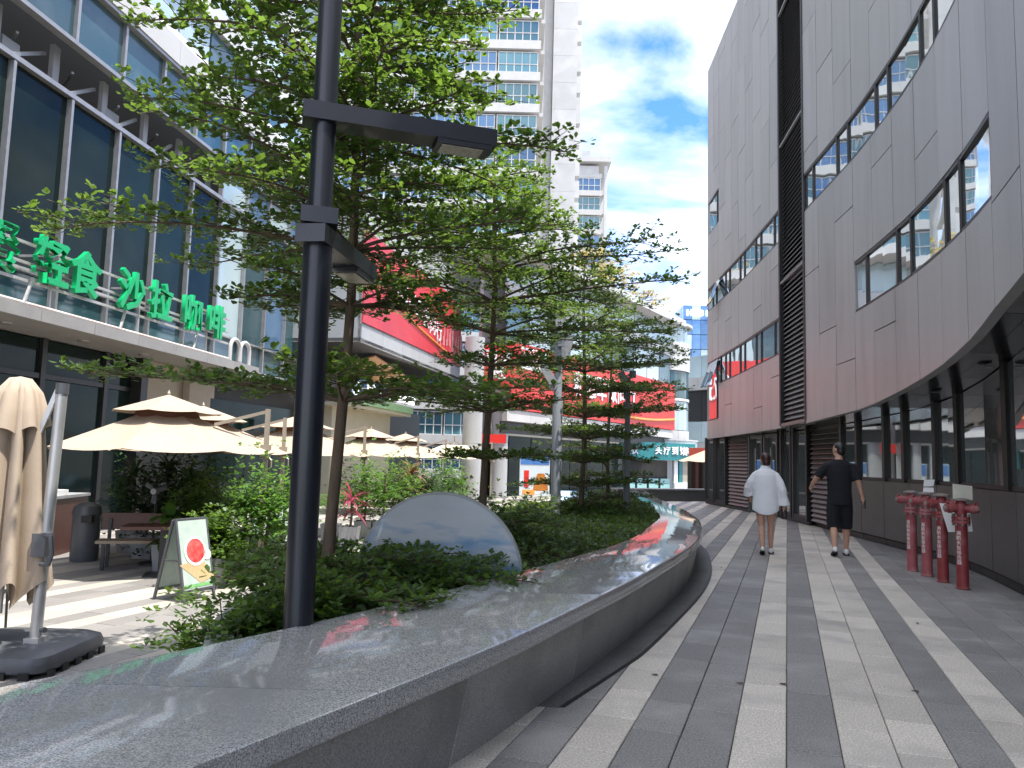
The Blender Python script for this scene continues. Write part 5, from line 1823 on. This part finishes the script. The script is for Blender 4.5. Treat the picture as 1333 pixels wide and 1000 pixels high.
def head(mb, c, yaw, s=1.0, nose=True):
    c = Vector(c)
    f = Vector((-math.sin(yaw), math.cos(yaw), 0))
    r_ = Vector((math.cos(yaw), math.sin(yaw), 0))
    ball(mb, c + Vector((0, 0, .015 * s)), .076 * s, .094 * s, .108 * s, yaw)
    ball(mb, c + f * .03 * s - Vector((0, 0, .05 * s)), .056 * s, .062 * s, .068 * s, yaw)
    mb.tube([c + f * .085 * s + Vector((0, 0, .01 * s)), c + f * .112 * s - Vector((0, 0, .022 * s)), c + f * .085 * s - Vector((0, 0, .03 * s))], [.009 * s, .014 * s, .01 * s], 8)
    mb.tube([c + f * .083 * s - Vector((0, 0, .052 * s)) - r_ * .02, c + f * .09 * s - Vector((0, 0, .053 * s)), c + f * .083 * s - Vector((0, 0, .052 * s)) + r_ * .02], .008 * s, 6)
    for sg in (-1, 1):
        e = c + r_ * sg * .077 * s - f * .005
        mb.tube([e + Vector((0, 0, .028 * s)), e + r_ * sg * .010 - f * .008, e - Vector((0, 0, .03 * s))], [.010 * s, .014 * s, .009 * s], 7)


def shoe(name, parent, heel, toe, s=1.0):
    heel, toe = Vector(heel), Vector(toe)
    d = (toe - heel)
    up = Vector((0, 0, 1))
    side = d.cross(up).normalized()
    upv = side.cross(d).normalized()
    rg, so_ = [], []
    for f, w, h in ((-.02, .022, .05), (.04, .033, .085), (.22, .037, .10), (.42, .040, .085), (.65, .047, .062), (.85, .044, .048), (1.0, .026, .03), (1.03, .008, .015)):
        c = heel + d * f
        ring = []
        for j in range(14):
            a_ = 2 * math.pi * j / 14
            z = math.sin(a_)
            ring.append(c + side * w * s * math.cos(a_) + upv * (h * s * (.5 + .5 * z) + .014))
        rg.append(ring)
        so_.append([c + side * (w + .004) * s * sx_ + upv * z_ for sx_, z_ in ((-1, 0), (1, 0), (1, .02), (-1, .02))])
    sh = MB().rings(rg).build(name, M_shoe, parent, smooth='all')
    MB().rings(so_).build('sole', M_sole if name == 'shoe_dark' else M_sole, sh)
    return sh


def person(label, loc, rz):
    return thing('person', label, 'person', loc, rz)


# man in black
mn = person('person walking in a black t-shirt, black shorts and white trainers', (*g(1094, 724)[:2], 0), -R(17))
b = MB()
LS_, RS_ = (-.185, 0, 1.43), (.185, 0, 1.43)
b.rings([ell((0, y_, z), rx, ry) for z, rx, ry, y_ in ((.84, .12, .09, 0), (.9, .165, .115, 0), (1.0, .165, .115, 0), (1.1, .155, .105, 0), (1.25, .168, .112, 0), (1.4, .175, .105, .0), (1.47, .15, .09, 0), (1.52, .1, .07, 0), (1.57, .06, .06, 0))])
b.tube([(0, 0, 1.5), (0, .01, 1.58), (0, .02, 1.66)], [.066, .058, .058], 12)
head(b, (0, .025, 1.715), R(48))
for pts, rs in (([LS_, (-.33, .03, 1.27), (-.41, .17, 1.12)], (.05, .043, .028)), ([RS_, (.275, -.06, 1.23), (.335, -.04, .98)], (.05, .043, .028))):
    b.tube([Vector(pts[0]), Vector(pts[0]).lerp(Vector(pts[1]), .5), pts[1], Vector(pts[1]).lerp(Vector(pts[2]), .4), pts[2]], [rs[0], rs[0] * .92, rs[1], rs[1] * 1.0, rs[2]], 12)
hand(b, (-.41, .17, 1.12), (-.06, .22, -.22), 1)
hand(b, (.335, -.04, .98), (.1, .06, -.5), -1)
b.tube([(-.095, 0, .93), (-.1, .0, .72), (-.1, .0, .52), (-.1, -.1, .36), (-.1, -.20, .12)], [.09, .078, .056, .058, .036], 14)
b.tube([(.095, 0, .93), (.1, .06, .72), (.105, .12, .52), (.105, .12, .36), (.105, .15, .1)], [.09, .078, .056, .058, .036], 14)
obj('body', remesh(b, .0075, 3), M_skin, mn, smooth='all')
c = MB()
c.rings([ell((0, y_, z), rx, ry) for z, rx, ry, y_ in ((.82, .195, .135, 0), (.9, .195, .135, 0), (1.05, .185, .128, 0), (1.2, .19, .128, 0), (1.38, .208, .13, 0), (1.48, .205, .115, 0), (1.545, .13, .085, 0), (1.565, .075, .072, 0.0))])
c.tube([(-.13, 0, 1.46), (-.2, 0, 1.44), (-.265, .01, 1.36), (-.32, .025, 1.27)], [.065, .074, .074, .076], 14)
c.tube([(.13, 0, 1.46), (.2, 0, 1.44), (.245, -.03, 1.34), (.27, -.05, 1.23)], [.065, .074, .074, .078], 14)
obj('t_shirt', remesh(c, .012, 3), M_shirtb, mn, smooth='all')
c = MB()
c.rings([ell((0, 0, z), rx, ry) for z, rx, ry in ((1.0, .178, .125), (.92, .185, .13), (.84, .18, .125))])
c.tube([(-.09, 0, .9), (-.1, .0, .72), (-.102, .0, .5), (-.102, -.02, .44)], [.105, .108, .1, .097], 16)
c.tube([(.09, 0, .9), (.1, .05, .72), (.106, .12, .5), (.106, .13, .44)], [.105, .108, .1, .097], 16)
obj('shorts', remesh(c, .012, 3), M_shirtb, mn, smooth='all')
hm = MB()
f_ = Vector((-math.sin(R(48)), math.cos(R(48)), 0))
ball(hm, Vector((0, .025, 1.755)) - f_ * .018, .082, .096, .092, R(48))
ball(hm, Vector((0, .025, 1.70)) - f_ * .04, .074, .066, .085, R(48))
obj('hair', remesh(hm, .012, 3), M_hair_b, mn, smooth='all')
shoe('shoe', mn, (-.1, -.26, .075), (-.1, -.0, .0), 1.05)
shoe('shoe', mn, (.105, .09, 0), (.12, .37, .0), 1.05)
ph = MB().box((.375, -.0, .85), (.012, .07, .14), R(10)).build('phone', M_frame, label='black phone held in the hand of the person in black', cat='phone')
ph.matrix_world = Matrix.Translation(mn.location) @ Matrix.Rotation(-R(17), 4, 'Z')

# woman in an oversized white shirt
wm = person('person walking in an oversized white shirt with bare legs and trainers', (*g(997, 722)[:2], 0), -R(17))
b = MB()
b.rings([ell((0, y_, z), rx, ry) for z, rx, ry, y_ in ((.74, .11, .09, 0), (.80, .155, .11, 0), (.9, .155, .11, 0), (1.0, .125, .09, 0), (1.12, .13, .095, 0), (1.22, .14, .09, 0), (1.29, .12, .075, 0), (1.35, .07, .06, 0), (1.40, .05, .05, 0))])
b.tube([(0, 0, 1.33), (0, .008, 1.4), (0, .015, 1.47)], [.056, .048, .048], 12)
head(b, (0, .02, 1.515), R(14), .92)
b.tube([(-.14, 0, 1.26), (-.2, .0, 1.18), (-.255, .02, 1.08), (-.25, .1, .98), (-.235, .17, .9)], [.045, .042, .036, .032, .022], 12)
b.tube([(.14, 0, 1.26), (.205, -.02, 1.17), (.25, -.04, 1.06), (.275, -.02, .93), (.285, .0, .8)], [.045, .042, .036, .032, .022], 12)
hand(b, (-.235, .17, .9), (.03, .05, -.2), 1, s=.88)
hand(b, (.285, .0, .8), (-.02, .04, -.3), -1, s=.88)
b.tube([(-.08, 0, .82), (-.075, .0, .62), (-.065, .0, .45), (-.06, -.06, .32), (-.055, -.13, .1)], [.085, .07, .047, .05, .03], 14)
b.tube([(.08, 0, .82), (.082, .05, .62), (.08, .09, .45), (.08, .10, .32), (.08, .13, .09)], [.085, .07, .047, .05, .03], 14)
obj('body', remesh(b, .0072, 3), M_skin, wm, smooth='all')
c = MB()
n_ = 40
rg = []
for z, rx, ry, hem in ((.63, .205, .15, .06), (.72, .212, .155, .0), (.85, .205, .15, 0), (1.0, .195, .14, 0), (1.15, .19, .135, 0), (1.27, .185, .125, 0), (1.34, .155, .1, 0), (1.38, .085, .075, 0), (1.42, .062, .062, 0), (1.43, .05, .05, 0)):
    r1 = ell((0, 0, z), rx, ry, n=n_)
    for j, v in enumerate(r1):
        a_ = 2 * math.pi * j / n_
        v.z += hem * math.cos(a_) ** 2 * 1.3
        w_ = 1 + .018 * math.sin(a_ * 9 + z * 11) * (1.35 - z)
        v.x *= w_
        v.y *= w_
    rg.append(r1)
c.rings(rg)
c.tube([(-.1, 0, 1.31), (-.16, .0, 1.27), (-.22, .0, 1.17), (-.27, .02, 1.07), (-.262, .07, 1.0)], [.055, .06, .066, .066, .06], 14)
c.tube([(.1, 0, 1.31), (.16, .0, 1.27), (.22, -.02, 1.16), (.26, -.04, 1.04), (.28, -.02, .9), (.285, -.01, .84)], [.055, .06, .064, .064, .06, .062], 14)
c.tube([(-.272, .05, 1.05), (-.255, .10, .95)], [.07, .095], 14)
c.tube([(.277, -.02, .93), (.29, -.0, .80)], [.062, .088], 14)
obj('shirt', remesh(c, .011, 2), M_shirtw, wm, smooth='all')
cl = MB().rings([ell((0, .005, 1.385), .078, .072, tilt=(0, .012)), ell((0, .005, 1.43), .066, .06, tilt=(0, .012)), ell((0, .005, 1.43), .058, .052, tilt=(0, .012))], cap=False).build('collar', M_shirtw, wm, smooth='all')
hm = MB()
f_ = Vector((-math.sin(R(14)), math.cos(R(14)), 0))
ball(hm, Vector((0, .02, 1.555)) - f_ * .02, .082, .092, .09, R(14))
ball(hm, Vector((0, .02, 1.49)) - f_ * .05, .07, .055, .075, R(14))
obj('hair', remesh(hm, .012, 3), M_hair_r, wm, smooth='all')
shoe('shoe', wm, (-.055, -.18, .06), (-.055, .03, .0), .88)
shoe('shoe', wm, (.08, .08, 0), (.09, .31, 0), .88)
bg_ = thing('small_bag', 'small black pouch held by the person in the white shirt', 'bag', (0, 0, 0))
bg_.matrix_world = Matrix.Translation(wm.location) @ Matrix.Rotation(-R(17), 4, 'Z')
MB().rings([ell((.285, .02, z), rx, .03) for z, rx in ((.58, .03), (.6, .045), (.68, .048), (.72, .03))]).build('pouch', M_frame, bg_, smooth=True)
MB().tube([(.26, .02, .70), (.285, .02, .78), (.31, .02, .70)], .008, 6).build('strap', M_frame, bg_)

# ------------------------------------------------------------------ a few fallen leaves on the paving
M_dead = mat('dead_leaf', (.09, .06, .03), (.05, .035, .02), 30, .8)
lfm = MB().add([(0, -.028, .002), (.012, -.008, .008), (.013, .012, .006), (0, .03, .002), (-.013, .012, .009), (-.012, -.008, .004)], [(0, 1, 2, 3), (0, 3, 4, 5)]).mesh('fallen_leaf')
rl = random.Random(12)
k = 0
while k < 8:
    px, py = rl.uniform(640, 1320), rl.uniform(690, 995)
    p = g(px, py)
    if Xo(p.y) + .25 < p.x < Xb(p.y) - .3:
        o = obj('fallen_leaf', lfm, M_dead, loc=(p.x, p.y, .003), rz=rl.random() * 6.28, label='small dry leaf fallen on the striped walkway paving', cat='leaf', group='fallen leaves on the walkway')
        k += 1
